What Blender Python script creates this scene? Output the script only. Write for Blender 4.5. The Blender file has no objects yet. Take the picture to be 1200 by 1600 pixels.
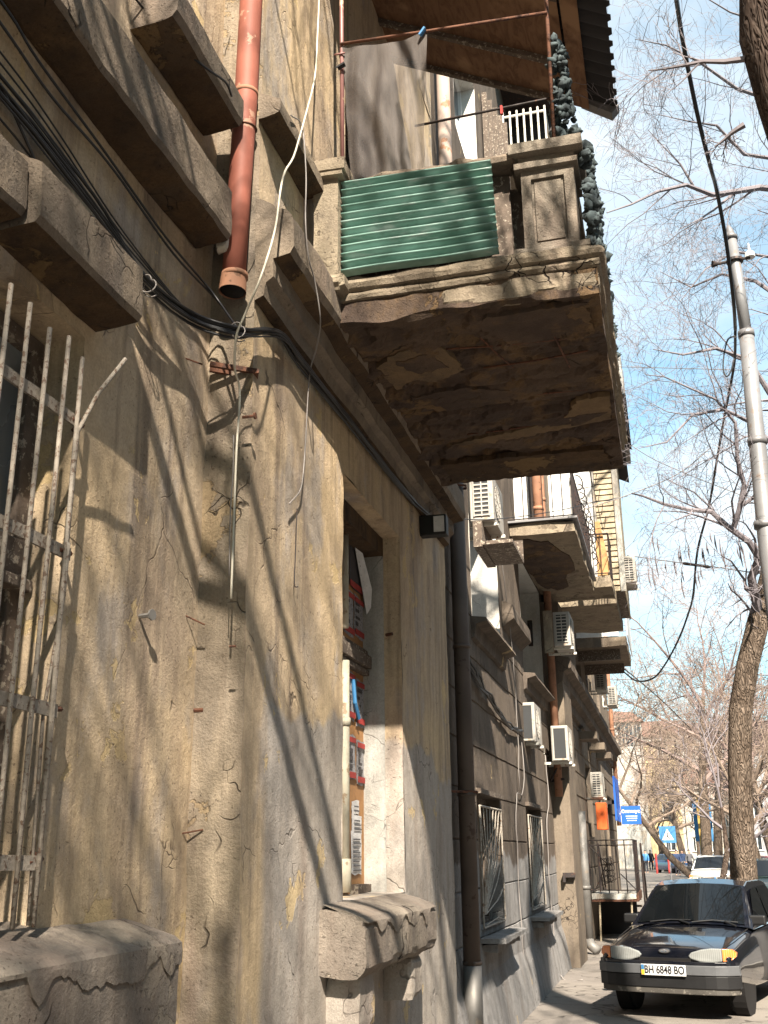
import bpy, math, random
from mathutils import Vector, Matrix, noise
R = math.radians
D = bpy.data
scene = bpy.context.scene
col = scene.collection
rnd = random.Random(7)

# ------------------------------------------------------------------ camera
CAM = Vector((1.8, 0.0, 1.75))
AX = ((0.96672085, -0.08891037, -0.23988695),
      (0.25558895, 0.29465277, 0.9207899),
      (-0.01118442, -0.95145924, 0.30757148))      # world axes seen from the camera
FPX = 1650.0
cd = D.cameras.new('camera'); cam = D.objects.new('camera', cd); col.objects.link(cam)
cd.sensor_fit = 'VERTICAL'; cd.sensor_height = 24; cd.lens = 24 * FPX / 1600
cd.clip_start = 0.05; cd.clip_end = 2000
cam.matrix_world = Matrix(((AX[0][0], -AX[0][1], -AX[0][2], CAM.x),
                           (AX[1][0], -AX[1][1], -AX[1][2], CAM.y),
                           (AX[2][0], -AX[2][1], -AX[2][2], CAM.z), (0, 0, 0, 1)))
scene.camera = cam

def at(px, py, Y):
    """world point at street distance Y seen at a pixel of the 1200x1600 photograph"""
    v = ((px - 600), (py - 800), FPX)
    r = Vector([sum(AX[i][k] * v[k] for k in range(3)) for i in range(3)])
    return CAM + r * (Y / r.y)

# ------------------------------------------------------------------ sun, sky, exposure
SUN = Vector((1.0, -2.5, 2.38)).normalized()
sd = D.lights.new('sun', 'SUN'); sd.energy = 5.0; sd.angle = R(0.75); sd.color = (1.0, 0.89, 0.74)
so = D.objects.new('sun', sd); col.objects.link(so); so.location = (6, -12, 14)
so.rotation_euler = SUN.to_track_quat('Z', 'Y').to_euler()
world = D.worlds.new('World'); scene.world = world; world.use_nodes = True
wt = world.node_tree; wt.nodes.clear()
def wn(t, **k):
    n = wt.nodes.new(t)
    for a, b in k.items(): setattr(n, a, b)
    return n
wo = wn('ShaderNodeOutputWorld'); bg = wn('ShaderNodeBackground'); sky = wn('ShaderNodeTexSky', sky_type='NISHITA', sun_disc=False)
sky.sun_elevation = math.asin(SUN.z); sky.sun_rotation = math.atan2(SUN.x, SUN.y); sky.air_density = 1.0; sky.dust_density = 0.6; sky.ozone_density = 1.5
tc = wn('ShaderNodeTexCoord'); mp = wn('ShaderNodeMapping'); mp.inputs['Scale'].default_value = (1, 1, 2.0); mp.inputs['Location'].default_value = (3.1, 0.4, 1.3)
nz = wn('ShaderNodeTexNoise'); nz.inputs['Scale'].default_value = 2.6; nz.inputs['Detail'].default_value = 7; nz.inputs['Roughness'].default_value = 0.55
rp = wn('ShaderNodeValToRGB'); rp.color_ramp.elements[0].color = (.18, .18, .18, 1); rp.color_ramp.elements[0].position = 0.36; rp.color_ramp.elements[1].position = 0.66
mx = wn('ShaderNodeMix', data_type='RGBA'); mx.inputs[7].default_value = (6.6, 7.1, 7.4, 1)
L = wt.links.new
L(tc.outputs['Generated'], mp.inputs[0]); L(mp.outputs[0], nz.inputs[0]); L(nz.outputs[0], rp.inputs[0])
L(rp.outputs[0], mx.inputs[0]); 
tint = wn('ShaderNodeMix', data_type='RGBA', blend_type='MULTIPLY'); tint.inputs[0].default_value = 1; tint.inputs[7].default_value = (1.05, 1.75, 1.6, 1)
L(sky.outputs[0], tint.inputs[6]); L(tint.outputs[2], mx.inputs[6]); L(mx.outputs[2], bg.inputs[0]); L(bg.outputs[0], wo.inputs[0])
bg.inputs[1].default_value = 0.05
vs = scene.view_settings
vs.view_transform = 'Standard'; vs.look = 'None'; vs.exposure = 1.82; vs.gamma = 1; vs.use_curve_mapping = False

# ------------------------------------------------------------------ materials
class NT:
    def __init__(s, name):
        s.m = D.materials.new(name); s.m.use_nodes = True
        s.t = s.m.node_tree; s.t.nodes.clear()
        s.out = s.t.nodes.new('ShaderNodeOutputMaterial'); s.b = s.t.nodes.new('ShaderNodeBsdfPrincipled')
        s.t.links.new(s.b.outputs[0], s.out.inputs[0])
        g = s.t.nodes.new('ShaderNodeNewGeometry'); s.pos = g.outputs['Position']; s.nrm = g.outputs['Normal']
    def n(s, ty, ins=None, **props):
        nd = s.t.nodes.new(ty)
        for k, v in props.items(): setattr(nd, k, v)
        for k, v in (ins or {}).items(): s.set(nd.inputs[k], v)
        return nd
    def set(s, sock, v):
        if hasattr(v, 'is_output'): s.t.links.new(v, sock)
        else:
            if isinstance(v, tuple) and len(v) == 3 and sock.type == 'RGBA': v = (*v, 1)
            sock.default_value = v
    def map(s, sc=(1, 1, 1), loc=(0, 0, 0), v=None):
        return s.n('ShaderNodeMapping', {0: s.pos if v is None else v, 'Scale': sc, 'Location': loc}).outputs[0]
    def noise(s, v, scale, detail=4, rough=0.55, dist=0):
        return s.n('ShaderNodeTexNoise', {'Vector': v, 'Scale': scale, 'Detail': detail, 'Roughness': rough, 'Distortion': dist}).outputs[0]
    def ramp(s, f, *stops):
        r = s.n('ShaderNodeValToRGB', {0: f}); e = r.color_ramp.elements
        while len(e) < len(stops): e.new(0.5)
        for el, (p, c) in zip(e, stops):
            el.position = p; el.color = (c, c, c, 1) if not isinstance(c, tuple) else (*c, 1)
        return r.outputs[0]
    def mix(s, f, a, b, bt='MIX'):
        nd = s.n('ShaderNodeMix', data_type='RGBA', blend_type=bt)
        s.set(nd.inputs[0], f); s.set(nd.inputs[6], a); s.set(nd.inputs[7], b)
        return nd.outputs[2]
    def math(s, op, a, b=0.0, c=0.0, clamp=False):
        nd = s.n('ShaderNodeMath', operation=op, use_clamp=clamp)
        s.set(nd.inputs[0], a); s.set(nd.inputs[1], b)
        if op in ('MULTIPLY_ADD', 'SMOOTHSTEP'): s.set(nd.inputs[2], c)
        return nd.outputs[0]
    def step(s, v, a, b):
        nd = s.n('ShaderNodeMapRange', {0: v, 1: a, 2: b, 3: 0.0, 4: 1.0}, interpolation_type='SMOOTHSTEP')
        return nd.outputs[0]
    def xyz(s, v=None):
        return s.n('ShaderNodeSeparateXYZ', {0: s.pos if v is None else v}).outputs
    def bump(s, h, strength=0.5, dist=0.01):
        bn = s.n('ShaderNodeBump', {'Height': h, 'Strength': strength, 'Distance': dist}).outputs[0]
        s.t.links.new(bn, s.b.inputs['Normal'])
    def done(s, color, rough=0.9, metal=0.0, spec=0.3):
        s.set(s.b.inputs['Base Color'], color); s.set(s.b.inputs['Roughness'], rough)
        s.b.inputs['Metallic'].default_value = metal; s.b.inputs['Specular IOR Level'].default_value = spec
        return s.m

def stucco(name, c1, c2, c3, stain=(0.13, 0.098, 0.08), spall=(0.52, 0.40, 0.22), streak=0.6, crack=1.0, spall_at=0.64,
           pits=1.0, bump=0.6, patch=None, scale=1.0, off=(0, 0, 0), courses=0.0):
    s = NT(name); p = s.map(loc=off)
    wob = s.n('ShaderNodeVectorMath', {0: p, 1: s.n('ShaderNodeVectorMath', {0: s.n('ShaderNodeTexNoise', {'Vector': p, 'Scale': 3.0, 'Detail': 3.0}).outputs[1], 'Scale': 0.35}, operation='SCALE').outputs[0]}, operation='ADD').outputs[0]
    big = s.noise(p, 1.1 * scale, 6, 0.6)
    c = s.mix(s.step(big, 0.36, 0.62), c1, c2)
    c = s.mix(s.step(s.noise(s.map((1, 1, .55), (5, 3, 1)), 2.3 * scale, 7, 0.62), 0.50, 0.66), c, c3)
    st = s.noise(s.map((5.5, 5.5, 0.42), off), 1.0, 5, 0.6)
    st2 = s.noise(s.map((19, 19, 0.7), off), 1.0, 4, 0.6)
    c = s.mix(s.math('MULTIPLY', s.step(st, 0.50, 0.70), streak), c, stain)
    c = s.mix(s.math('MULTIPLY', s.step(st2, 0.52, 0.74), streak * 0.55), c, stain)
    c = s.mix(s.math('MULTIPLY', s.step(s.noise(s.map((9, 9, 0.5), (8, 1, 0)), 1.0, 5, 0.6), 0.56, 0.70), streak * 0.5), c, tuple(min(1, x * 1.45) for x in c1))
    if patch:
        zz = s.xyz()[2]; yy = s.xyz()[1]
        edge = s.math('ADD', zz, s.math('MULTIPLY', s.noise(p, 1.4, 3), 0.7))
        edge = s.math('ADD', edge, s.math('MULTIPLY', s.noise(p, 9.0, 4), 0.10))
        f = s.math('MULTIPLY', s.math('SUBTRACT', 1.0, s.step(edge, patch[0] - .03, patch[0] + .03)), s.step(yy, patch[1], patch[1] + .12))
        f = s.math('MULTIPLY', f, 0.85)
        c = s.mix(f, c, s.mix(s.step(s.noise(s.map((6, 6, .8)), 1, 5), .42, .62), patch[2], tuple(x * .78 for x in patch[2])))
    # spalled places where the render coat has come off
    sp = s.step(s.noise(wob, 1.7, 8, 0.65), spall_at, spall_at + 0.012)
    c = s.mix(s.math('MULTIPLY', sp, 0.75), c, spall)
    fine = s.noise(p, 85, 5, 0.7)
    c = s.mix(0.55, c, s.ramp(fine, (0.25, 0.42), (0.75, 1.0)), 'MULTIPLY')
    mid = s.noise(p, 16, 5, 0.7)
    c = s.mix(0.45, c, s.ramp(mid, (0.3, 0.68), (0.6, 1.0)), 'MULTIPLY')
    c = s.mix(s.math('MULTIPLY', s.step(s.noise(s.map((3.2, 3.2, .9), (6, 6, 6)), 1.0, 6, .62), .50, .68), 0.42), c, tuple(x * 1.6 for x in stain))
    pn = s.noise(p, 62, 3, 0.55)
    pit = s.math('MULTIPLY', s.math('MULTIPLY', s.step(pn, 0.63, 0.68), s.step(s.noise(s.map(loc=(1, 6, 2)), 2.6, 4), 0.42, 0.60)), pits)
    c = s.mix(s.math('MULTIPLY', pit, 0.55), c, tuple(x * 0.5 for x in stain))
    vo = s.n('ShaderNodeTexVoronoi', {'Vector': wob, 'Scale': 1.25}, feature='DISTANCE_TO_EDGE').outputs[0]
    ck = s.math('MULTIPLY', s.math('SUBTRACT', 1.0, s.step(vo, 0.001, 0.006)), s.step(s.noise(p, 1.6, 2), 0.56, 0.62))
    vo2 = s.n('ShaderNodeTexVoronoi', {'Vector': wob, 'Scale': 6.5}, feature='DISTANCE_TO_EDGE').outputs[0]
    ck2 = s.math('MULTIPLY', s.math('SUBTRACT', 1.0, s.step(vo2, 0.004, 0.025)), s.step(s.noise(s.map(loc=(2, 7, 1)), 2.2, 3), 0.60, 0.66))
    ck = s.math('MULTIPLY', s.math('MAXIMUM', ck, ck2), crack)
    c = s.mix(ck, c, (0.035, 0.028, 0.024))
    h = s.math('ADD', s.math('MULTIPLY', fine, 0.40), s.math('MULTIPLY', mid, 0.34))
    h = s.math('ADD', h, s.math('MULTIPLY', s.noise(p, 4.0, 3, .5), .8))
    h = s.math('SUBTRACT', h, s.math('MULTIPLY', pit, 0.5))
    h = s.math('SUBTRACT', h, s.math('MULTIPLY', ck, 0.9))
    h = s.math('SUBTRACT', h, s.math('MULTIPLY', sp, 0.45))
    h = s.math('ADD', h, s.math('MULTIPLY', st2, 0.35))
    if courses:
        z = s.math('ADD', s.xyz()[2], s.math('MULTIPLY', s.noise(p, 6, 3), 0.10))
        fr = s.math('FRACT', s.math('DIVIDE', z, courses))
        h = s.math('SUBTRACT', h, s.math('MULTIPLY', s.math('SUBTRACT', 1.0, s.step(fr, 0.0, 0.12)), 0.55))
    s.bump(h, bump, 0.022)
    return s.done(c, 0.93, spec=0.15)

def paint(name, c, rough=0.45, metal=0.0, wear=0.0, wearc=(0.16, 0.06, 0.03), scale=14, dirt=0.25, spec=0.4, bump=0.12, obj=False):
    s = NT(name)
    v = s.n('ShaderNodeTexCoord').outputs['Object'] if obj else s.pos
    n1 = s.noise(v, scale, 6, 0.65)
    cc = s.mix(dirt, c, s.ramp(s.noise(v, scale * .35, 5, .6), (0.35, 0.35), (0.65, 1.0)), 'MULTIPLY')
    if wear:
        cc = s.mix(s.step(n1, 0.62 - wear * .25, 0.66 - wear * .25), cc, wearc)
    s.bump(n1, bump, 0.01)
    return s.done(cc, rough, metal, spec)

M = {}
M['tan'] = stucco('tan_stucco', (0.64, 0.495, 0.325), (0.55, 0.44, 0.32), (0.47, 0.405, 0.345), streak=0.6, crack=.6, spall_at=0.60, spall=(0.66, 0.50, 0.27), bump=0.6)
M['tanB'] = stucco('tan_pier_stucco', (0.65, 0.50, 0.32), (0.56, 0.44, 0.31), (0.47, 0.405, 0.345), streak=0.6, crack=.6, spall_at=0.61, spall=(0.66, 0.50, 0.27), bump=0.6,
                   patch=(2.85, 4.62, (0.46, 0.425, 0.395)), off=(3.3, 1.2, 0.4))
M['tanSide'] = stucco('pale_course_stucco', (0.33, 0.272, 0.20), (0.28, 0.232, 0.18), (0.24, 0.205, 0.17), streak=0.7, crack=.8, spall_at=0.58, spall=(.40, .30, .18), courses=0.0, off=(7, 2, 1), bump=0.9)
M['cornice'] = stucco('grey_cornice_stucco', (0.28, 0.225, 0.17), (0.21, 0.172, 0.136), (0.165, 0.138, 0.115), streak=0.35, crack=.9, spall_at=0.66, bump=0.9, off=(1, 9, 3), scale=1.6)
M['sill'] = stucco('grey_sill_stucco', (0.33, 0.285, 0.235), (0.28, 0.24, 0.205), (0.22, 0.19, 0.165), streak=0.3, crack=1.2, spall=(0.36, 0.31, 0.25), spall_at=0.60, bump=0.9, off=(4, 4, 8), scale=1.8)
M['soffit'] = stucco('shaded_damp_soffit_stucco', (0.125, 0.080, 0.045), (0.085, 0.056, 0.036), (0.060, 0.042, 0.030), stain=(0.05, 0.04, 0.032), spall=(0.24, 0.16, 0.08), spall_at=0.60, bump=1.0, off=(2, 2, 2), scale=1.7)  # damp brown, with the shade of the undersides painted into the colour
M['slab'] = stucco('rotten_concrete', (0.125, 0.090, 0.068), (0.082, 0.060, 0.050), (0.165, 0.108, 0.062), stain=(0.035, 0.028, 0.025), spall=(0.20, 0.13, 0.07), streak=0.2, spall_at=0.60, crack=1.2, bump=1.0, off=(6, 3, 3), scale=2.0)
M['terrazzo'] = stucco('pebble_dash', (0.27, 0.235, 0.19), (0.23, 0.20, 0.165), (0.19, 0.165, 0.14), streak=0.35, spall_at=0.8, crack=0.2, pits=.6, bump=1.0, off=(3, 8, 3), scale=2.0)
M['fascia'] = stucco('pale_fascia_stucco', (0.34, 0.285, 0.21), (0.29, 0.24, 0.18), (0.23, 0.19, 0.145), streak=0.3, spall_at=0.60, spall=(0.15, 0.12, 0.09), bump=1.0, off=(3, 1, 3), scale=2.0)
M['grey'] = stucco('brown_grey_render', (0.155, 0.125, 0.10), (0.12, 0.098, 0.082), (0.20, 0.162, 0.13), stain=(0.085, 0.07, 0.06), spall_at=0.68, bump=0.6, off=(9, 3, 3),
                   patch=(2.05, 9.0, (0.33, 0.325, 0.325)))
M['grey2'] = stucco('sandy_render', (0.215, 0.175, 0.135), (0.18, 0.148, 0.117), (0.145, 0.122, 0.10), stain=(0.12, 0.095, 0.08), spall_at=0.68, bump=0.5, off=(9, 8, 1))
M['patch'] = stucco('ochre_plaster_patch', (0.24, 0.165, 0.095), (0.19, 0.135, 0.085), (0.15, 0.11, 0.075), stain=(0.05, 0.04, 0.03), streak=.2, spall_at=.62, spall=(.12, .08, .055), bump=.9, off=(2, 1, 7), scale=2)
M['white'] = stucco('white_lime_reveal', (0.72, 0.70, 0.66), (0.62, 0.61, 0.58), (0.66, 0.62, 0.55), stain=(0.30, 0.29, 0.28), spall=(0.6, 0.58, 0.52), spall_at=0.7, streak=0.12, crack=0.3, pits=0.3, bump=0.4, off=(2, 8, 1))
M['cream'] = stucco('cream_reveal', (0.47, 0.455, 0.42), (0.39, 0.38, 0.36), (0.32, 0.315, 0.30), stain=(0.25, 0.24, 0.22), spall_at=0.62, spall=(.34, .33, .31), streak=0.5, crack=0.5, pits=0.6, bump=0.4, off=(1, 8, 4))
M['farwall'] = stucco('yellow_far_render', (0.55, 0.42, 0.22), (0.5, 0.4, 0.25), (0.42, 0.34, 0.25), bump=0.3, crack=0, spall_at=.9)
M['farpale'] = stucco('pale_far_render', (0.5, 0.49, 0.45), (0.42, 0.42, 0.40), (0.5, 0.42, 0.33), bump=0.3, crack=0, spall_at=.9)
M['fargrey'] = stucco('grey_far_render', (0.36, 0.37, 0.38), (0.30, 0.31, 0.33), (0.4, 0.38, 0.35), bump=0.3, crack=0, spall_at=.9)
M['redpipe'] = paint('red_oxide_pipe_paint', (0.29, 0.10, 0.07), 0.62, 0.0, 0.02, (0.36, 0.21, 0.15), 6, 0.55, spec=.25)
M['dullroof'] = paint('dull_red_roof', (0.20, 0.11, 0.085), .9, dirt=.4)
M['oldpink'] = paint('faded_pink_pipe_paint', (0.42, 0.33, 0.28), .7, 0, .22, (.28, .14, .08), 5, .5)
M['terra'] = paint('terracotta_socket', (0.30, 0.15, 0.09), 0.75, 0, 0.15, (0.14, 0.07, 0.04), 9, 0.5)
M['chalk'] = paint('lime_crust', (0.6, 0.55, 0.47), 0.95, 0, 0.2, (0.35, 0.24, 0.17), 22, 0.4, bump=.8)
M['black'] = paint('black_void', (0.006, 0.005, 0.005), 0.9, dirt=0)
M['greypipe'] = paint('dull_brown_pipe', (0.105, 0.078, 0.064), 0.65, 0.0, 0.1, (0.05, 0.03, 0.025), 5, 0.5)
M['zinc'] = paint('dull_zinc', (0.17, 0.163, 0.155), 0.55, 0.2, 0.1, (0.2, 0.17, 0.14), 6, 0.4)
M['zincpole'] = paint('silver_pole_paint', (0.28, 0.28, 0.29), 0.4, 0.35, 0.16, (0.24, 0.20, 0.18), 5, 0.35)
M['rustbar'] = paint('chipped_pale_bar_paint', (0.31, 0.27, 0.225), 0.7, 0, 0.28, (0.13, 0.085, 0.06), 60, 0.5, bump=.6)
M['grillebar'] = paint('cream_grille_paint', (0.40, 0.36, 0.31), 0.6, 0, 0.2, (0.2, 0.13, 0.09), 30, 0.4)
M['oldcream'] = paint('flaking_cream_paint', (0.50, 0.47, 0.38), 0.7, 0, 0.22, (0.25, 0.19, 0.13), 12, 0.5, bump=.5)
M['whitebar'] = paint('white_bar_paint', (0.66, 0.64, 0.58), 0.5, 0, 0.12, (0.25, 0.13, 0.08), 30, 0.3)
M['iron'] = paint('dark_iron', (0.035, 0.028, 0.028), 0.6, 0.2, 0.2, (0.09, 0.045, 0.03), 30, 0.4)
M['rust'] = paint('rusty_steel', (0.14, 0.06, 0.035), 0.85, 0.1, 0.4, (0.06, 0.028, 0.02), 25, 0.5, bump=.5)
M['oldwood'] = paint('grey_weathered_wood', (0.13, 0.10, 0.08), 0.9, 0, 0.25, (0.30, 0.26, 0.21), 30, 0.6, bump=.6)
M['palewood'] = paint('pale_lath_wood', (0.50, 0.42, 0.30), 0.85, 0, 0.1, (0.28, 0.2, 0.13), 12, 0.5)
M['tubepaint'] = paint('pink_brown_tube_paint', (0.25, 0.12, 0.11), 0.45, 0, 0.2, (0.42, 0.28, 0.2), 10, 0.4)
M['cable'] = paint('black_cable', (0.012, 0.012, 0.014), 0.4, dirt=0)
M['whitewire'] = paint('off_white_wire', (0.55, 0.51, 0.42), 0.5, dirt=.2)
M['greywire'] = paint('grey_wire', (0.22, 0.20, 0.19), 0.5, dirt=.2)
M['acwhite'] = paint('ac_casing_white', (0.37, 0.35, 0.32), 0.6, 0, 0.16, (0.27, 0.22, 0.17), 9, 0.35, obj=True)
M['acdark'] = paint('ac_grille_dark', (0.03, 0.032, 0.035), 0.5, dirt=.2)
M['pvc'] = paint('white_window_frame', (0.68, 0.68, 0.67), 0.4, dirt=.25)
M['asph'] = paint('slag', (0.05, 0.05, 0.05), 0.9)
M['red'] = paint('red_ink', (0.38, 0.045, 0.04), 0.8, dirt=.4)
M['blueink'] = paint('blue_paint', (0.04, 0.17, 0.36), 0.6, dirt=.2)
M['signblue'] = paint('sign_blue', (0.012, 0.09, 0.42), 0.45, dirt=.05)
M['signwhite'] = paint('sign_white', (0.8, 0.8, 0.8), 0.5, dirt=.05)
M['ochreink'] = paint('ochre_advert', (0.42, 0.27, 0.07), .8, dirt=.3)
M['yellowink'] = paint('yellow_paint', (0.75, 0.45, 0.03), 0.6, dirt=.1)
M['orange'] = paint('orange_box', (0.75, 0.14, 0.03), 0.55, dirt=.15)
M['paper'] = paint('poster_paper', (0.62, 0.62, 0.63), 0.85, 0, 0.05, (0.3, 0.3, 0.3), 40, .25)
M['paperdark'] = paint('dark_poster', (0.06, 0.055, 0.06), 0.8, dirt=.2)
M['papergrey'] = paint('grey_poster', (0.33, 0.33, 0.35), 0.85, 0, 0.28, (0.10, 0.10, 0.11), 60, .3)
M['board'] = paint('orange_brown_board', (0.42, 0.22, 0.09), 0.7, 0, 0.1, (0.25, 0.13, 0.06), 14, .45)
M['ochre'] = paint('ochre_door', (0.45, 0.25, 0.10), 0.7, 0, 0.1, (0.3, 0.15, 0.08), 12, .4)

def glass(name, c=(0.02, 0.024, 0.028), rough=0.06):
    s = NT(name); n = s.noise(s.pos, 3.0, 4)
    c2 = s.mix(s.step(n, .45, .7), c, tuple(min(1, x * 2.2 + .015) for x in c))
    return s.done(c2, s.math('MULTIPLY_ADD', n, .15, rough), 0, 0.6)
M['glass'] = glass('dark_window_glass'); M['dustglass'] = glass('dusty_window_glass', (0.11, 0.12, 0.125), 0.22)
_s = NT('tinted_car_glass'); M['carglass'] = _s.done((0.004, 0.005, 0.006), .015, 0, .5)
M['curtain'] = paint('dusty_tan_curtain', (0.17, 0.135, 0.10), .8, dirt=.5, scale=9)

def ground_mat():
    s = NT('worn_asphalt_pavement'); p = s.pos
    c = s.mix(s.step(s.noise(p, .55, 6, .6), .4, .62), (0.24, 0.215, 0.19), (0.19, 0.17, 0.155))
    c = s.mix(s.step(s.noise(s.map(loc=(4, 2, 0)), 2.2, 6, .65), .54, .64), c, (0.15, 0.135, 0.12))
    f = s.noise(p, 70, 4, .7); c = s.mix(.5, c, s.ramp(f, (.3, .5), (.7, 1.0)), 'MULTIPLY')
    vo = s.n('ShaderNodeTexVoronoi', {'Vector': s.n('ShaderNodeVectorMath', {0: p, 1: s.n('ShaderNodeTexNoise', {'Vector': p, 'Scale': 2.0}).outputs[1]}, operation='ADD').outputs[0], 'Scale': .6}, feature='DISTANCE_TO_EDGE').outputs[0]
    ck = s.math('SUBTRACT', 1.0, s.step(vo, .002, .012)); c = s.mix(s.math('MULTIPLY', ck, .8), c, (0.05, .045, .04))
    s.bump(s.math('SUBTRACT', s.math('ADD', s.math('MULTIPLY', f, .4), s.noise(p, 6, 4)), ck), .5, .012)
    return s.done(c, .92, spec=.2)
M['ground'] = ground_mat()
M['road'] = paint('road_asphalt', (0.16, 0.15, 0.145), 0.85, dirt=.5, scale=3, bump=.4)
M['kerb'] = paint('kerb_stone', (0.36, 0.34, 0.31), 0.9, dirt=.5, scale=6, bump=.5)

def bark(name, c1, c2, sc=7):
    s = NT(name); w = s.map((1, 1, .28))
    n1 = s.noise(w, sc * 3.2, 6, .7); n2 = s.noise(s.pos, 2.0, 4)
    v = s.n('ShaderNodeTexVoronoi', {'Vector': s.n('ShaderNodeVectorMath', {0: w, 1: s.n('ShaderNodeTexNoise', {'Vector': w, 'Scale': 6.0}).outputs[1]}, operation='ADD').outputs[0], 'Scale': sc * 1.6}, feature='DISTANCE_TO_EDGE').outputs[0]
    c = s.mix(s.step(n1, .35, .65), c1, c2); c = s.mix(s.step(n2, .5, .65), c, tuple(x * .8 for x in c1))
    c = s.mix(s.math('MULTIPLY', s.math('SUBTRACT', 1.0, s.step(v, .0, .12)), .6), c, tuple(x * .35 for x in c1))
    s.bump(s.math('ADD', s.step(v, 0, .25), s.math('MULTIPLY', n1, .6)), .9, .03)
    return s.done(c, .95, spec=.1)
M['bark'] = bark('grey_brown_bark', (0.13, 0.098, 0.075), (0.19, 0.15, 0.12))
M['barkdark'] = bark('dark_ridged_bark', (0.07, 0.05, 0.04), (0.11, 0.085, 0.07), 5)
M['twig'] = paint('bare_twig', (0.19, 0.17, 0.185), .9, dirt=.2)
M['twigpink'] = paint('far_pinkish_twig', (0.21, 0.155, 0.14), .95, dirt=.1)
M['twigtan'] = paint('far_tan_twig', (0.19, 0.145, 0.115), .95, dirt=.1)

def wavemat(name, c1, c2, dirt=.4, rough=.4, spec=.5):
    s = NT(name)
    c = s.mix(s.step(s.noise(s.map((1, 1, 5)), 3.0, 5), .40, .62), c1, c2)
    c = s.mix(s.math('MULTIPLY', s.step(s.noise(s.pos, 7, 5), .55, .7), dirt), c, tuple(x * .35 for x in c1))
    c = s.mix(s.math('MULTIPLY', s.step(s.noise(s.map((1.5, 1, 9), (3, 1, 0)), 3.0, 4), .56, .7), .5), c, (0.42, .45, .45))
    return s.done(c, rough, 0, spec)
M['greensheet'] = wavemat('green_ribbed_sheet', (0.105, 0.205, 0.172), (0.19, 0.32, 0.285), rough=.5)
M['slate'] = paint('dark_roof_sheet', (0.028, 0.026, 0.028), .85, dirt=.3)
M['galv'] = paint('grey_flashing', (0.20, 0.195, 0.20), .5, .3, dirt=.4)

def ply():
    s = NT('stained_plywood')
    w = s.map((3, 1, 3)); n = s.noise(w, 4, 6, .65, 1.5)
    c = s.mix(s.step(n, .38, .66), (0.20, 0.115, 0.07), (0.125, 0.07, 0.045))
    c = s.mix(s.step(s.noise(s.map(loc=(3, 3, 3)), 2.4, 5), .54, .66), c, (0.27, 0.165, 0.10))
    s.bump(n, .3, .01); return s.done(c, .85, spec=.15)
M['ply'] = ply()
def cloth():
    s = NT('thin_grey_polythene'); w = s.map((5, 5, .7)); n = s.noise(w, 1.6, 5, .6, .6)
    c = s.mix(s.step(n, .4, .65), (0.135, 0.120, 0.112), (0.085, 0.075, 0.072))
    s.done(c, .7, 0, .15); s.b.inputs['Alpha'].default_value = .62
    s.bump(n, .3, .02); return s.m
M['cloth'] = cloth()
M['net'] = paint('blue_green_camouflage_scrim', (0.075, 0.10, 0.108), .9, 0, .5, (0.03, .04, .045), 18, .5)
M['carpaint'] = None
def carp(name, c, coat=1.0, dust=0.0):
    s = NT(name); n = s.noise(s.n('ShaderNodeTexCoord').outputs['Object'], 6, 5)
    zz = s.n('ShaderNodeSeparateXYZ', {0: s.n('ShaderNodeTexCoord').outputs['Object']}).outputs[2]
    low = s.math('SUBTRACT', 1.0, s.step(zz, .22, .62))
    f = s.math('MULTIPLY', s.math('MULTIPLY_ADD', low, .75, .10), s.step(n, .35, .7))
    cc = s.mix(s.math('MULTIPLY', f, dust), c, (0.20, .175, .15))
    s.done(cc, s.math('MULTIPLY_ADD', f, .30, .12), 0, .2)
    s.b.inputs['Coat Weight'].default_value = coat; s.b.inputs['Coat Roughness'].default_value = .03
    return s.m
M['carblack'] = carp('dark_blue_black_car_paint', (0.004, 0.005, 0.009), 1.0, .22)
M['carwhite'] = carp('pearl_white_car_paint', (0.62, 0.62, 0.60), .8, .3)
M['carred'] = carp('dark_red_car_paint', (0.22, 0.02, 0.02), .8, .3)
M['carblue'] = carp('blue_car_paint', (0.015, 0.05, 0.13), .8, .3)
M['cargreen'] = carp('dark_green_car_paint', (0.02, 0.035, 0.035), .8, .3)
M['rubber'] = paint('tyre_rubber', (0.015, 0.015, 0.015), .85, dirt=.3)
M['plastic'] = paint('black_car_plastic', (0.009, 0.009, 0.010), .55, dirt=.2)
M['bumpergrey'] = paint('grey_bumper_strip', (0.10, 0.104, 0.112), .5, dirt=.3)
M['dustyplastic'] = paint('dusty_bumper_plastic', (0.075, 0.068, 0.06), .7, 0, .2, (0.16, .145, .125), 10, .4)
M['chrome'] = paint('bright_trim', (0.7, 0.7, 0.72), .2, 1.0, dirt=.1)
def lens(name, c, rough=.12):
    s = NT(name); w = s.n('ShaderNodeTexWave', {'Vector': s.n('ShaderNodeTexCoord').outputs['Object'], 'Scale': 14.0}, bands_direction='X').outputs[1]
    s.bump(w, .12, .01); s.done(s.mix(s.math('MULTIPLY', w, .08), c, (1, 1, 1)), rough, 0, .6); s.b.inputs['Coat Weight'].default_value = .8; return s.m
M['lamp'] = lens('headlight_lens', (0.20, 0.21, 0.205)); M['amber'] = lens('amber_lens', (0.75, 0.20, 0.02))
M['skin'] = paint('skin', (0.45, 0.27, 0.19), .6, dirt=0); M['clothdark'] = paint('dark_cloth', (0.02, 0.02, 0.028), .9, dirt=.1)
M['clothblue'] = paint('navy_cloth', (0.03, 0.05, 0.11), .9, dirt=.1)
M['clothgrey'] = paint('grey_cloth', (0.11, 0.11, 0.12), .9, dirt=.1)

# ------------------------------------------------------------------ mesh helpers
def disp(p, amp, fr):
    return noise.noise_vector(p * fr) * amp + noise.noise_vector(p * fr * 3.7 + Vector((5, 1, 9))) * amp * .45

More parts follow.
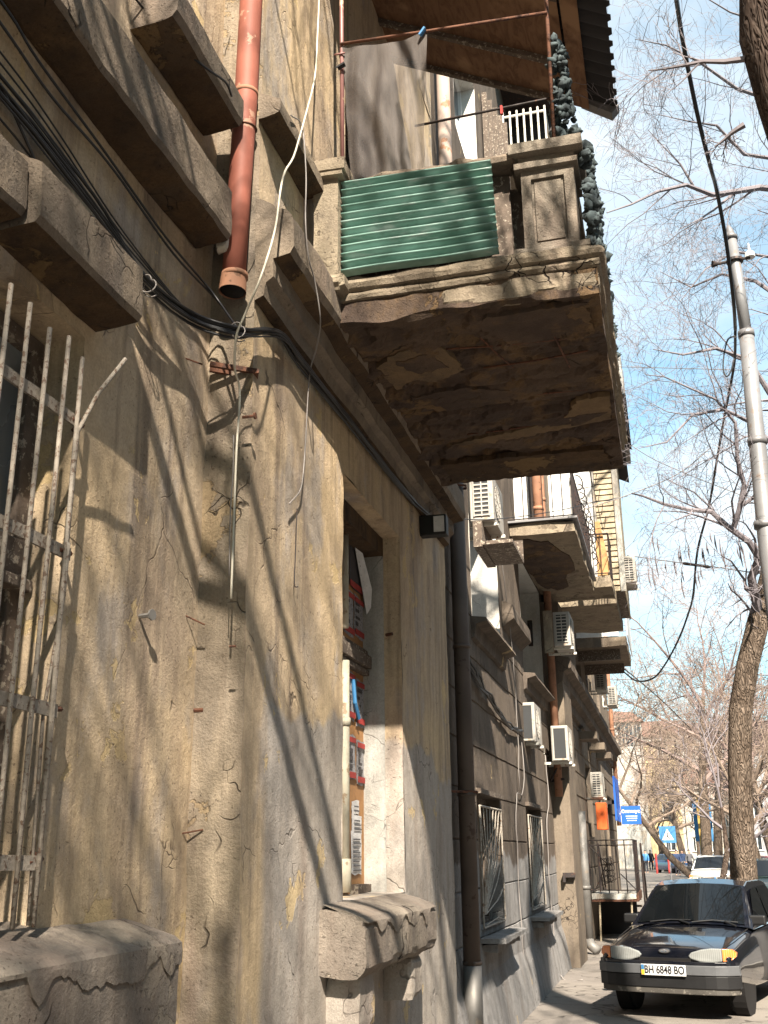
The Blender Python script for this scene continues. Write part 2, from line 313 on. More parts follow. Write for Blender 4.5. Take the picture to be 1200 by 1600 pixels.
class MB:
    def __init__(s, amp=0.0, fr=2.0):
        s.v = []; s.f = []; s.key = {}; s.amp = amp; s.fr = fr
    def vert(s, p, q=None):
        """p decides identity, q (default p) the place"""
        k = (round(p[0], 4), round(p[1], 4), round(p[2], 4))
        i = s.key.get(k)
        if i is None:
            w = Vector(q if q is not None else p)
            if s.amp: w = w + disp(Vector(p), s.amp, s.fr)
            i = len(s.v); s.key[k] = i; s.v.append(w)
        return i
    def raw(s, p): s.v.append(Vector(p)); return len(s.v) - 1
    def grid(s, a, b, c, d, res=None, fn=None):
        a, b, c, d = map(Vector, (a, b, c, d))
        nu = 1 if not res else max(1, round((b - a).length / res)); nv = 1 if not res else max(1, round((d - a).length / res))
        ids = []
        for j in range(nv + 1):
            row = []
            for i in range(nu + 1):
                u, w = i / nu, j / nv
                p = (a * (1 - u) + b * u) * (1 - w) + (d * (1 - u) + c * u) * w
                row.append(s.vert(p, fn(p) if fn else None))
            ids.append(row)
        for j in range(nv):
            for i in range(nu):
                s.f.append((ids[j][i], ids[j][i + 1], ids[j + 1][i + 1], ids[j + 1][i]))
    def box(s, x0, x1, y0, y1, z0, z1, res=None, wear=0.0, faces='xXyYzZ', wf=2.6):
        def fn(p):
            if not wear: return p
            q = Vector(p); e = [abs(p.x - x0) < 1e-4 or abs(p.x - x1) < 1e-4, abs(p.y - y0) < 1e-4 or abs(p.y - y1) < 1e-4, abs(p.z - z0) < 1e-4 or abs(p.z - z1) < 1e-4]
            if sum(e) >= 2:
                w = wear * max(0.12, noise.noise(p * wf) * 1.6 + .45)
                c = (x0 + x1) / 2, (y0 + y1) / 2, (z0 + z1) / 2
                for k in range(3):
                    if e[k]: q[k] += (1 if c[k] > p[k] else -1) * w
            return q
        a = {'x': ((x0, y1, z0), (x0, y0, z0), (x0, y0, z1), (x0, y1, z1)), 'X': ((x1, y0, z0), (x1, y1, z0), (x1, y1, z1), (x1, y0, z1)),
             'y': ((x0, y0, z0), (x1, y0, z0), (x1, y0, z1), (x0, y0, z1)), 'Y': ((x1, y1, z0), (x0, y1, z0), (x0, y1, z1), (x1, y1, z1)),
             'z': ((x0, y1, z0), (x1, y1, z0), (x1, y0, z0), (x0, y0, z0)), 'Z': ((x0, y0, z1), (x1, y0, z1), (x1, y1, z1), (x0, y1, z1))}
        if not res and not wear and not s.amp:
            b = len(s.v)
            s.v += [Vector(p) for p in ((x0, y0, z0), (x1, y0, z0), (x1, y1, z0), (x0, y1, z0), (x0, y0, z1), (x1, y0, z1), (x1, y1, z1), (x0, y1, z1))]
            s.f += [tuple(b + i for i in q) for q in ((0, 3, 2, 1), (4, 5, 6, 7), (0, 1, 5, 4), (1, 2, 6, 5), (2, 3, 7, 6), (3, 0, 4, 7))]
            return s
        for k in faces: s.grid(*a[k], res=res, fn=fn)
        return s
    def tube(s, pts, r, n=8, cap=True):
        pts = [Vector(p) for p in pts]; rs = r if isinstance(r, (list, tuple)) else [r] * len(pts)
        t = (pts[1] - pts[0]).normalized(); up = Vector((0, 0, 1)) if abs(t.z) < .9 else Vector((1, 0, 0))
        a = t.cross(up).normalized(); rings = []
        for i, p in enumerate(pts):
            if i == 0: tt = pts[1] - p
            elif i == len(pts) - 1: tt = p - pts[i - 1]
            else: tt = pts[i + 1] - pts[i - 1]
            if tt.length < 1e-9: tt = t
            t = tt.normalized(); a = (a - t * a.dot(t)); a = a.normalized() if a.length > 1e-6 else t.orthogonal().normalized(); b = t.cross(a)
            base = len(s.v)
            for k in range(n):
                an = 2 * math.pi * k / n; s.v.append(p + (a * math.cos(an) + b * math.sin(an)) * rs[i])
            rings.append(base)
        for i in range(len(rings) - 1):
            for k in range(n):
                k2 = (k + 1) % n; s.f.append((rings[i] + k, rings[i] + k2, rings[i + 1] + k2, rings[i + 1] + k))
        if cap and n > 3:
            s.f.append(tuple(rings[0] + k for k in reversed(range(n)))); s.f.append(tuple(rings[-1] + k for k in range(n)))
        return s
    def prism(s, poly, d, flip=False):
        """poly: 3d points, extruded by vector d"""
        b = len(s.v); n = len(poly); d = Vector(d)
        for p in poly: s.v.append(Vector(p))
        for p in poly: s.v.append(Vector(p) + d)
        s.f.append(tuple(b + i for i in range(n))); s.f.append(tuple(b + n + i for i in reversed(range(n))))
        for i in range(n):
            j = (i + 1) % n; s.f.append((b + j, b + i, b + n + i, b + n + j))
        return s
    def build(s, name, mat, parent=None, smooth=False, bevel=0, kind=None, label=None, loc=None):
        me = D.meshes.new(name); v = s.v
        if loc is not None:
            o_ = Vector(loc); v = [p - o_ for p in v]
        me.from_pydata([tuple(p) for p in v], [], s.f); me.update()
        me.materials.append(M[mat] if isinstance(mat, str) else mat)
        o = D.objects.new(name, me); col.objects.link(o)
        if loc is not None: o.location = loc
        if smooth:
            for p in me.polygons: p.use_smooth = True
        if parent is not None: o.parent = parent
        if bevel:
            b = o.modifiers.new('bevel', 'BEVEL'); b.width = bevel; b.segments = 2; b.limit_method = 'ANGLE'
        if kind: o['kind'] = kind
        if label: o['label'] = label
        return o

def tag(o, label, cat, group=None):
    o['label'] = label; o['category'] = cat
    if group: o['group'] = group
    return o
def thing(name, label, cat, group=None, loc=(0, 0, 0), rz=0.0):
    o = D.objects.new(name, None); col.objects.link(o); o.location = loc; o.rotation_euler = (0, 0, rz); o.empty_display_size = .1
    return tag(o, label, cat, group)
def dup(root, loc=None, rz=None, label=None, group=None):
    r = root.copy(); col.objects.link(r)
    if loc is not None: r.location = loc
    if rz is not None: r.rotation_euler = (0, 0, rz)
    if label: r['label'] = label
    if group: r['group'] = group
    for ch in list(root.children):
        c = ch.copy(); col.objects.link(c); c.parent = r
        for g in list(ch.children):
            d = g.copy(); col.objects.link(d); d.parent = c
    return r
def B(*a, **k): return MB().box(*a, **k)
def text(body, size, mat, name, parent, loc, rot, depth=.002, align='CENTER', font_scale=1.0):
    cu = D.curves.new(name, 'FONT'); cu.body = body; cu.size = size; cu.extrude = depth; cu.align_x = align; cu.align_y = 'CENTER'; cu.offset = size * .018
    tmp = D.objects.new('tmp', cu); col.objects.link(tmp)
    dg = bpy.context.evaluated_depsgraph_get(); me = D.meshes.new_from_object(tmp.evaluated_get(dg)); D.objects.remove(tmp)
    me.materials.clear(); me.materials.append(M[mat])
    for v in me.vertices: v.co.x *= font_scale
    o = D.objects.new(name, me); col.objects.link(o); o.parent = parent; o.location = loc; o.rotation_euler = rot
    return o

def facade(mb, X, y0, y1, z0, z1, ops=(), res=.05, grooves=(), gd=.022, gw=.012, off=None):
    """front face at X with openings (ya,yb,za,zb,depth) whose reveals are built back to X-depth"""
    ys = {round(y0, 4), round(y1, 4)}; zs = {round(z0, 4), round(z1, 4)}
    for o in ops: ys |= {o[0], o[1]}; zs |= {o[2], o[3]}
    for g in grooves: zs |= {g - gw, g - gw * .4, g + gw * .4, g + gw}
    def fill(st):
        st = sorted(st); out = []
        for a, b in zip(st, st[1:]):
            n = max(1, math.ceil((b - a) / res - 1e-6)); out += [a + (b - a) * i / n for i in range(n)]
        return out + [st[-1]]
    ys = fill(ys); zs = fill(zs)
    gs = set()
    for g in grooves: gs |= {round(g - gw * .4, 4), round(g + gw * .4, 4)}
    def P(y, z):
        q = Vector((X, y, z))
        if round(z, 4) in gs: q.x -= gd * (0.6 + .6 * abs(noise.noise(q * 2.2)))
        if off: q.x += off(y, z)
        return mb.vert((X, y, z), q)
    for i in range(len(ys) - 1):
        for j in range(len(zs) - 1):
            yc, zc = (ys[i] + ys[i + 1]) / 2, (zs[j] + zs[j + 1]) / 2
            if any(o[0] < yc < o[1] and o[2] < zc < o[3] for o in ops): continue
            mb.f.append((P(ys[i], zs[j]), P(ys[i + 1], zs[j]), P(ys[i + 1], zs[j + 1]), P(ys[i], zs[j + 1])))

def reveal(mb, X, o, res=.06):
    ya, yb, za, zb, dp = o; xb = X - dp
    mb.grid((X, ya, za), (xb, ya, za), (xb, ya, zb), (X, ya, zb), res)
    mb.grid((xb, yb, za), (X, yb, za), (X, yb, zb), (xb, yb, zb), res)
    mb.grid((X, ya, zb), (xb, ya, zb), (xb, yb, zb), (X, yb, zb), res)
    mb.grid((xb, ya, za), (X, ya, za), (X, yb, za), (xb, yb, za), res)

def wire(pts, r, mat, name='wire', n=6, sub=6, wob=0.0, parent=None, seed=0):
    """smooth Catmull-Rom tube through points"""
    P = [Vector(p) for p in pts]; P = [P[0] * 2 - P[1]] + P + [P[-1] * 2 - P[-2]]; out = []
    for i in range(1, len(P) - 2):
        for k in range(sub):
            t = k / sub; a, b, c, d = P[i - 1], P[i], P[i + 1], P[i + 2]
            q = .5 * ((2 * b) + (-a + c) * t + (2 * a - 5 * b + 4 * c - d) * t * t + (-a + 3 * b - 3 * c + d) * t ** 3)
            if wob: q = q + noise.noise_vector(q * 3 + Vector((seed, 0, 0))) * wob
            out.append(q)
    out.append(P[-2])
    return MB().tube(out, r, n).build(name, mat, parent, smooth=True)
WORLD_ROOTS = set()
_thing = thing
def wthing(name, label, cat, group=None, base=(0, 0, 0)):
    """Empty at the thing's base whose parts are modelled in world coordinates"""
    o = _thing(name, label, cat, group, base); WORLD_ROOTS.add(o.name); return o
_build = MB.build
def _b(s, name, mat, parent=None, **k):
    o = _build(s, name, mat, parent, **k)
    if parent is not None and parent.name in WORLD_ROOTS:
        o.matrix_parent_inverse = Matrix.Translation(parent.location).inverted()
    return o
MB.build = _b

def onX(px, py, X):
    v = (px - 600, py - 800, FPX)
    r = Vector([sum(AX[i][k] * v[k] for k in range(3)) for i in range(3)])
    return CAM + r * ((X - CAM.x) / r.x)

def run(mb, prof, y0, y1, res=.05, wear=0.0, wf=2.4, caps=True, soff=None):
    """profile [(x,z)...] carried along Y; corners worn by noise"""
    cx = sum(p[0] for p in prof) / len(prof); cz = sum(p[1] for p in prof) / len(prof)
    n = max(2, round((y1 - y0) / res)); pts = []
    for a, b in zip(prof, prof[1:]):
        k = max(1, round(math.hypot(b[0] - a[0], b[1] - a[1]) / res))
        for i in range(k): pts.append((a[0] + (b[0] - a[0]) * i / k, a[1] + (b[1] - a[1]) * i / k, i == 0))
    pts.append((*prof[-1], True)); rows = []
    for j in range(n + 1):
        y = y0 + (y1 - y0) * j / n; row = []
        for x, z, c in pts:
            q = Vector((x, y, z))
            if wear and c:
                w = wear * max(.1, noise.noise(q * wf) * 1.8 + .35); q.x += (cx - x) * w; q.z += (cz - z) * w
            row.append(mb.vert((x, y, z), q))
        rows.append(row)
    for j in range(n):
        for i in range(len(pts) - 1):
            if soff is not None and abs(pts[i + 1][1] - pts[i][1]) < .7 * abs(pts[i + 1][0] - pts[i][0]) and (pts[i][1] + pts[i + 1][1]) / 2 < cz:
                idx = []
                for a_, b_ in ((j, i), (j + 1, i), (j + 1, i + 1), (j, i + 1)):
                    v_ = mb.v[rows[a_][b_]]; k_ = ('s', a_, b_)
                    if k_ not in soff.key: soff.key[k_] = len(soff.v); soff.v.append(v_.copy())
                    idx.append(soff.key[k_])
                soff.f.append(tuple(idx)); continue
            mb.f.append((rows[j][i], rows[j + 1][i], rows[j + 1][i + 1], rows[j][i + 1]))
    if caps:
        mb.f.append(tuple(rows[0])); mb.f.append(tuple(reversed(rows[-1])))
    return mb

# ================================================================== SETTING
g = MB(); g.grid((-60, -40, 0), (150, -40, 0), (150, 700, 0), (-60, 700, 0)); g.build('ground', 'ground', kind='structure')
g = MB(); g.grid((4.6, -40, .004), (12.5, -40, .004), (12.5, 84, .004), (4.6, 84, .004)); g.build('road', 'road', kind='structure')
g = MB(); g.box(4.45, 4.6, -40, 84, -.02, .1); g.build('kerb', 'kerb', kind='structure', bevel=.015)

# ================================================================== NEAR BUILDING
XA = -0.24
bld = wthing('stucco_building', 'crumbling tan stucco building close on the left with barred window and overhanging balcony', 'building', base=(XA, 4.4, 0))
m = MB(); m.box(-9, XA - .32, -14, 9.03, 0, 13.5); m.build('building_core', 'tan', bld)
opA = (1.55, 3.27, 1.53, 3.66, .24)
m = MB(.010, 2.2)
facade(m, XA, -4, 4.4, 0, 9, [opA], .055)
m.grid((XA, -14, 0), (XA, -4, 0), (XA, -4, 9), (XA, -14, 9), 1.0)
m.build('wall', 'tan', bld, smooth=True)
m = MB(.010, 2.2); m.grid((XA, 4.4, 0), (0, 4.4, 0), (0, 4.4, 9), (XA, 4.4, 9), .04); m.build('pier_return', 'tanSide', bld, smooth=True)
opB = (5.9, 7.36, 1.5, 4.0, .29); opD = (5.95, 7.2, 5.0, 7.4, .3)
m = MB(.010, 2.2); facade(m, 0, 4.4, 9.05, 0, 9, [opB, opD], .055)
m.grid((0, 9.05, 0), (-.3, 9.05, 0), (-.3, 9.05, 9), (0, 9.05, 9), .1); m.build('wall', 'tanB', bld, smooth=True)
m = MB(.004, 3); m.box(XA, .0, -14, 9.05, 9.0, 13.5); m.build('upper_wall', 'tan', bld)
# bulging base course
m = MB(.012, 3); run(m, [(0.0, .42), (.035, .38), (.06, .22), (.09, .0)], 4.38, 9.06, .06); m.build('base_course', 'tanB', bld, smooth=True)

# barred window
w1 = MB(); reveal(w1, XA, opA); w1.amp = 0; wA = w1.build('window', 'tan', bld, smooth=True)
xg = XA - .22
f = MB()
for (a, b, c, d) in ((1.56, 3.26, 3.58, 3.65), (1.56, 3.26, 1.54, 1.62), (3.18, 3.26, 1.62, 3.58), (2.40, 2.48, 1.62, 3.58), (1.56, 1.64, 1.62, 3.58)):
    f.box(xg, xg + .055, a, b, c, d)
f.box(xg - .004, xg + .075, 1.56, 3.26, 2.70, 2.84); f.box(xg + .01, xg + .10, 1.56, 3.26, 2.655, 2.70); f.box(xg + .05, xg + .075, 2.82, 2.86, 1.62, 2.7)
f.build('window_frame', 'oldwood', wA, bevel=.006)
f = MB(); f.box(xg - .02, xg + .015, 1.6, 3.22, 1.6, 3.6); f.build('pane', 'dustglass', wA)
f = MB(); f.box(xg + .018, xg + .022, 2.2, 2.95, 1.66, 2.30); f.box(xg + .018, xg + .024, 2.52, 2.82, 1.8, 2.16); f.build('paper_sheet', 'paper', wA)
f = MB(.003, 5)
for z in (3.245, 2.755, 2.215, 1.735): f.box(-.165, -.155, 1.4, 3.16 - (.0 if z > 2 else .02), z - .022, z + .022, res=.1)
f.build('grille_rail', 'rustbar', wA)
g_ = MB(); yb = 1.7; i = 0
rr = random.Random(3)
while yb < 3.15:
    j = rr.uniform(-.012, .012); top = 3.52 + rr.uniform(-.03, .02)
    g_.tube([(-.15, yb + j * .5, 1.545), (-.148 + j * .5, yb - j, 2.2), (-.146, yb + j, 2.8), (-.142 + j, yb + j * .4, top)], .0085, 7); yb += .118
g_.tube([(-.155, 3.12, 1.55), (-.15, 3.115, 2.5), (-.145, 3.12, 3.2), (-.09, 3.15, 3.36), (-.03, 3.22, 3.52)], .0085, 7)
g_.tube([(-.16, 3.10, 1.55), (-.165, 3.09, 2.2), (-.15, 3.13, 2.6), (-.13, 3.10, 2.78)], .006, 6)
g_.build('grille_bars', 'rustbar', wA, smooth=True)
for (z, y) in ((3.245, 3.16), (2.755, 3.15), (2.215, 3.17), (1.735, 3.13)):
    MB().tube([(-.16, y - .06, z), (-.17, y + .03, z + .01), (-.25, y + .10, z + .03)], .009, 6).build('grille_anchor', 'rust', wA)
m = MB(.006, 5); run(m, [(XA - .2, 1.56), (XA, 1.53), (-.02, 1.47), (.0, 1.44), (-.005, 1.16), (-.03, 1.12), (XA, 1.12)], -1.5, 3.86, .03, .05)
slA = m.build('sill', 'sill', wA, smooth=False)
def ragged(parent, xf, zt, xw, y0, y1, drop, seed, xin, zin):
    """broken cement skin: a top sheet that folds over the front edge and ends in a torn line"""
    m = MB(.004, 6); n = int((y1 - y0) / .018); R0 = []
    for i in range(n + 1):
        y = y0 + (y1 - y0) * i / n; k = .75 * noise.noise(Vector((y * 1.9, seed, 0))) + .75 * noise.noise(Vector((y * 5.3, seed, 4))) + .10 * noise.noise(Vector((y * 11, seed, 6))) + .10 * noise.noise(Vector((y * 24, seed, 2)))
        lo = zt - drop * max(.12, .45 + k * 1.3)
        R0.append([m.raw((xw, y, zin + .012)), m.raw(((xw + xf) / 2, y, (zin + zt) / 2 + .015 + .004 * noise.noise(Vector((y * 6, 2, 1))))), m.raw((xf - .025, y, zt + .014)), m.raw((xf + .004, y, zt - .008)), m.raw((xf + .008, y, (zt + lo) / 2)), m.raw((xf + .007, y, lo)), m.raw((xf - .02, y, lo + .004))])
    for a_, b_ in zip(R0, R0[1:]):
        for k in range(6): m.f.append((a_[k], b_[k], b_[k + 1], a_[k + 1]))
    m.f.append(tuple(reversed(R0[-1]))); m.f.append(tuple(R0[0]))
    m.build('cement_skin', 'sill', parent)
ragged(slA, .0, 1.455, XA - .1, -1.4, 3.865, .20, 3.0, 0, 1.54)
# hood above the barred window
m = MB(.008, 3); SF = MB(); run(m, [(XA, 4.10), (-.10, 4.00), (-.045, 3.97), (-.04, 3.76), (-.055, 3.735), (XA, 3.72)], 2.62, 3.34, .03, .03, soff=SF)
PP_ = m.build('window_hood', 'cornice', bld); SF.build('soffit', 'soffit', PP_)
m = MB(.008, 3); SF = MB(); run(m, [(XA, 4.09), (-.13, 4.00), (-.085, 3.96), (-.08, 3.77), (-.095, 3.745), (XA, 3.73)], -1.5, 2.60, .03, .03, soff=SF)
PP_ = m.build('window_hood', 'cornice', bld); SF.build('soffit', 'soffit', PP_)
# string course and ledges
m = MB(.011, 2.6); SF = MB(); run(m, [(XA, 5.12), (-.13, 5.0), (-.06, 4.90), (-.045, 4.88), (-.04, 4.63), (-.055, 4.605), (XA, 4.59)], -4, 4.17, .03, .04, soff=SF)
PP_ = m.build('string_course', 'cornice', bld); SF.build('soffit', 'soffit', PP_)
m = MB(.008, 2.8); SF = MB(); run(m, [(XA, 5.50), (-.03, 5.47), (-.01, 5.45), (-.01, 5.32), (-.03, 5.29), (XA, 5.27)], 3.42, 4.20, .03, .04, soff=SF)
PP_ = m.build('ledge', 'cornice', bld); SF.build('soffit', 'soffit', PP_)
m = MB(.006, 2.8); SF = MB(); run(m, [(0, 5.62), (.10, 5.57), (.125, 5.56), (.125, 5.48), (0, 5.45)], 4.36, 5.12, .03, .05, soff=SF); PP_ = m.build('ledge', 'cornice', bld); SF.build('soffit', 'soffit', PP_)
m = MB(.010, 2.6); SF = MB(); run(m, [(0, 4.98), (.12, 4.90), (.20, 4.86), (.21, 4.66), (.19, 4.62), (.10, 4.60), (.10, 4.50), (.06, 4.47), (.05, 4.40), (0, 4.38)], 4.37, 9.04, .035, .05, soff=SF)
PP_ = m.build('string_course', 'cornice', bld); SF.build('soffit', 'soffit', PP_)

# posted window
w2 = MB(); w2.amp = .004; w2.fr = 3
ya, yb_, za, zb, dp = opB
# outer tan reveal, inner cream reveal (the two bands of the jamb)
w2.grid((0, ya, za), (-dp, ya, za), (-dp, ya, zb), (0, ya, zb), .06)
w2.grid((-.13, yb_, za), (0, yb_, za), (0, yb_, zb), (-.13, yb_, zb), .05)
w2.grid((0, ya, zb), (-dp, ya, zb), (-dp, yb_, zb), (0, yb_, zb), .06); w2.grid((-dp, ya, za), (0, ya, za), (0, yb_, za), (-dp, yb_, za), .06)
wB = w2.build('window', 'tanB', bld, smooth=True)
f = MB(.004, 4); f.grid((-dp, yb_ - .012, za), (-.13, yb_ - .012, za), (-.13, yb_ - .012, 3.86), (-dp, yb_ - .012, 3.86), .05); f.grid((-.13, yb_ - .012, za), (-.13, yb_ + .02, za), (-.13, yb_ + .02, 3.86), (-.13, yb_ - .012, 3.86), .05)
f.build('jamb', 'cream', wB, smooth=True)
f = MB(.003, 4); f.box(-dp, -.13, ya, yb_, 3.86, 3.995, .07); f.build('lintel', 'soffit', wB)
f = MB(); f.box(-dp - .02, -dp + .005, ya, yb_, za, zb); f.build('board', 'board', wB)
f = MB(.002, 6); f.box(-dp, -dp + .07, ya, yb_ - .01, 3.02, 3.11, .08); f.box(-dp, -dp + .045, ya, yb_ - .02, 3.12, 3.15, .08); f.box(-dp, -dp + .05, ya, yb_ - .01, 2.97, 3.01, .08); f.build('window_transom', 'oldwood', wB, bevel=.004)
f = MB(); f.tube([(-.235, 6.73, 1.52), (-.235, 6.73, 2.98)], .03, 10); f.tube([(-.235, 6.73, 1.52), (-.235, 6.73, 1.72)], .04, 10); f.tube([(-.235, 6.73, 2.55), (-.235, 6.73, 2.60)], .038, 10)
f.tube([(-.235, 6.72, 3.2), (-.235, 6.72, 3.86)], .028, 10); f.build('shutter_post', 'oldcream', wB, smooth=True)
f = MB(.004, 5); f.box(-dp + .01, -.22, 6.98, 7.33, 1.50, 1.56, .05, .01); f.build('bottom_board', 'oldwood', wB)
# posters: sheets pasted on the board, a few mm apart from it and from one another
def poster(y0, y1, z0, z1, lift, mat, bend=.0, seed=0):
    r_ = random.Random(seed); mb = MB(); n = 6; a = []
    X0 = -dp + .008 + lift
    for j in range(n + 1):
        row = []
        for i in range(4):
            y = y0 + (y1 - y0) * i / 3; z = z0 + (z1 - z0) * j / n
            x = X0 + bend * (abs(noise.noise(Vector((y * 9, z * 9, seed)))) + .1)
            row.append(mb.raw((x, y + (r_.uniform(-.01, .01) if i in (0, 3) else 0), z + (r_.uniform(-.01, .01) if j in (0, n) else 0))))
        a.append(row)
    for j in range(n):
        for i in range(3): mb.f.append((a[j][i], a[j][i + 1], a[j + 1][i + 1], a[j + 1][i]))
    return mb
spec = [  # y0 y1 z0 z1 kind
    (6.95, 7.14, 3.20, 3.52, 'g'), (7.15, 7.33, 3.22, 3.52, 'g'), (7.05, 7.33, 3.56, 3.86, 'd'),
    (7.0, 7.15, 2.62, 2.95, 'g'), (7.18, 7.33, 2.60, 2.92, 'g'), (7.01, 7.16, 2.22, 2.52, 'g'), (7.19, 7.33, 2.20, 2.50, 'g'),
    (7.1, 7.28, 1.88, 2.0, 'w'), (7.08, 7.27, 1.62, 1.90, 'w'), (7.10, 7.24, 2.0, 2.09, 'w')]
pst = wthing('torn_posters', 'layers of torn posters with red bands pasted in the deep window of the near wall', 'posters', base=(-dp, 7.1, 1.6))
for k, (a, b, c, d, kd) in enumerate(spec):
    a = 7.335 - (7.335 - a) * 1.30; b = 7.335 - (7.335 - b) * 1.30
    sh = poster(a, b, c, d, .002 + .002 * (k % 3), {'g': 'papergrey', 'd': 'paperdark', 'w': 'paper'}[kd], .004, k).build('poster', {'g': 'papergrey', 'd': 'paperdark', 'w': 'paper'}[kd], pst)
    if kd == 'g':
        MB().box(-dp + .021, -dp + .023, a + .005, b - .004, c + .015, c + .055).build('red_band', 'red', sh)
        MB().box(-dp + .021, -dp + .023, a + .005, b - .004, d - .05, d - .015).build('red_band', 'red', sh)
        t_ = MB(); q = random.Random(k)
        for i in range(4): t_.box(-dp + .021, -dp + .0225, a + .02, a + .02 + q.uniform(.05, .11), c + .08 + i * .05, c + .095 + i * .05 + q.uniform(0, .015))
        t_.build('print', 'paperdark', sh)
    elif kd == 'd':
        MB().box(-dp + .021, -dp + .023, a + .005, b - .004, c, c + .045).build('red_band', 'red', sh)
    else:
        t_ = MB()
        for i in range(int((d - c - .03) / .028)): t_.box(-dp + .021, -dp + .0225, a + .03, b - .03 - (i % 3) * .02, c + .02 + i * .028, c + .03 + i * .028)
        t_.build('print', 'clothgrey', sh)
fl = MB(); b0 = len(fl.v)
fl.v += [Vector(p) for p in ((-.26, 7.06, 3.86), (-.25, 7.33, 3.42), (-.22, 7.34, 3.47), (-.2, 7.30, 3.60), (-.23, 7.16, 3.84))]; fl.f.append((0, 1, 2, 3, 4)); fl.build('torn_flap', 'paper', pst)
MB().tube([(-.262, 7.02, 2.90), (-.258, 7.05, 2.74), (-.255, 7.13, 2.64)], .014, 6).build('blue_strip', 'blueink', pst)

# window sill of the posted window and its corbels
m = MB(.006, 6); run(m, [(-dp + .01, 1.50), (0.0, 1.485), (.22, 1.44), (.25, 1.41), (.245, 1.20), (.20, 1.15), (0, 1.16)], 5.50, 7.18, .025, .07, 3.2)
slB = m.build('sill', 'sill', wB)
ragged(slB, .25, 1.425, 0.01, 5.52, 7.17, .09, 8.0, 0, 1.49)
for y, s_ in ((5.60, .0), (6.75, .0)):
    m = MB(.010, 4); m.box(0, .19, y, y + .27, .90, 1.155, .04, .02); m.build('corbel', 'tanB', wB)

# ------------------------------------------------------------------ balcony
BY0, BY1, BX = 5.2, 8.06, 1.66
bal = MB(.008, 3.2)
def under(p):
    """ragged underside: rotten ribs along X, spalled pockets"""
    q = Vector(p); up = 0
    for yy, dp_, wd in ((5.72, .06, .05), (5.95, .03, .03), (6.22, .06, .06), (6.60, .07, .05), (6.85, .03, .03), (7.06, .06, .06), (7.42, .10, .10)):
        c = yy + .10 * noise.noise(Vector((p.x * 2.2, yy, 0))) + .025 * noise.noise(Vector((p.x * 11, yy, 3)))
        t = (p.y - c) / wd
        if t > 0: up = max(up, dp_ * max(0, 1 - t) * (.5 + .9 * abs(noise.noise(Vector((p.x * 1.5, yy, 7))))))
        elif t > -.12: up = max(up, dp_ * (1 + t / .12))
    n1 = noise.noise(Vector((p.x * 2.6, p.y * 3.4, 2))) + .4 * noise.noise(Vector((p.x * 9, p.y * 11, 4)))
    if n1 > .12: up += min(.024, (n1 - .12) * 2.2)
    n2 = noise.noise(Vector((p.x * 1.6, p.y * 5.0, 12))) + .3 * noise.noise(Vector((p.x * 14, p.y * 14, 4)))
    if n2 > .22: up += min(.016, (n2 - .22) * 2.5)
    if n1 < -.30: up -= .012
    e = min(p.x - .1, BX - p.x, p.y - BY0, BY1 - p.y)
    q.z += up * min(1, max(0, e / .06)); q.z += .004 * noise.noise(Vector((p.x * 30, p.y * 30, 0)))
    return q
def lowedge(p):
    q = Vector(p)
    if abs(p.z - 4.62) < 1e-4: q.z += .05 * max(0, noise.noise(Vector((p.x * 3.1, p.y * 3, 1))) + .25) * (1.0 if p.x < 1.3 else .3)
    return q
x0 = .08
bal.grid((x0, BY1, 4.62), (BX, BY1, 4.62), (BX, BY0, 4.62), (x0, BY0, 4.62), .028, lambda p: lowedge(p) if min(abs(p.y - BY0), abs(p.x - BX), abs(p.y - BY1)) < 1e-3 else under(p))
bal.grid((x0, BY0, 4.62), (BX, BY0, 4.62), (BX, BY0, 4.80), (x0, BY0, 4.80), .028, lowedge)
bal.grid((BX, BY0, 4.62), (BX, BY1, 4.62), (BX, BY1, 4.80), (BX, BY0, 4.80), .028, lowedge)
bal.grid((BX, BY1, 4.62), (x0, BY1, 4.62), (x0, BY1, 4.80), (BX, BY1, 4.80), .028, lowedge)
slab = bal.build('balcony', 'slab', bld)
m = MB(.006, 9.0)
m.box(x0, BX + .05, BY0 - .05, BY1 + .03, 4.83, 4.905, .035, .022, wf=4); m.box(x0, BX + .025, BY0 - .025, BY1 + .02, 4.775, 4.83, .035, .014, wf=4)
m.box(.78, BX + .008, BY0 - .008, BY0 + .1, 4.655, 4.775, .03, .016, wf=6)
rb = MB(.022, 5.5); rb.box(x0, .80, BY0 + .03, BY0 + .13, 4.65, 4.775, .025, .03, wf=9); rb.build('broken_edge', 'slab', slab)
m.build('edge_moulding', 'fascia', slab)
def patch(poly, th, mat, seed):
    m = MB(); q = random.Random(seed); pts = []
    for a, b in zip(poly, poly[1:] + poly[:1]):
        a, b = Vector((*a, 0)), Vector((*b, 0)); n = max(2, int((b - a).length / .035))
        for i in range(n): p = a.lerp(b, i / n); pts.append((p.x + q.uniform(-.014, .014), p.y + q.uniform(-.016, .016), 4.618 - th))
    m.prism(pts, (0, 0, th + .03)); m.build('plaster_patch', mat, slab)
patch([(.27, 5.75), (.40, 5.62), (.52, 5.55), (.72, 5.60), (.78, 5.92), (.57, 6.06), (.45, 5.98), (.3, 6.12)], .006, 'patch', 1)
patch([(.38, 5.72), (.62, 5.64), (.70, 5.86), (.5, 5.9)], .011, 'slab', 2)
patch([(1.42, 6.60), (1.63, 6.58), (1.62, 7.0), (1.38, 7.04), (1.1, 7.12), (.8, 7.2), (.43, 7.16), (.95, 7.02), (1.3, 6.9)], .008, 'patch', 3)
patch([(.30, 7.55), (.8, 7.52), (1.54, 7.56), (1.58, 8.02), (.9, 8.0), (.30, 7.98)], .012, 'soffit', 4)
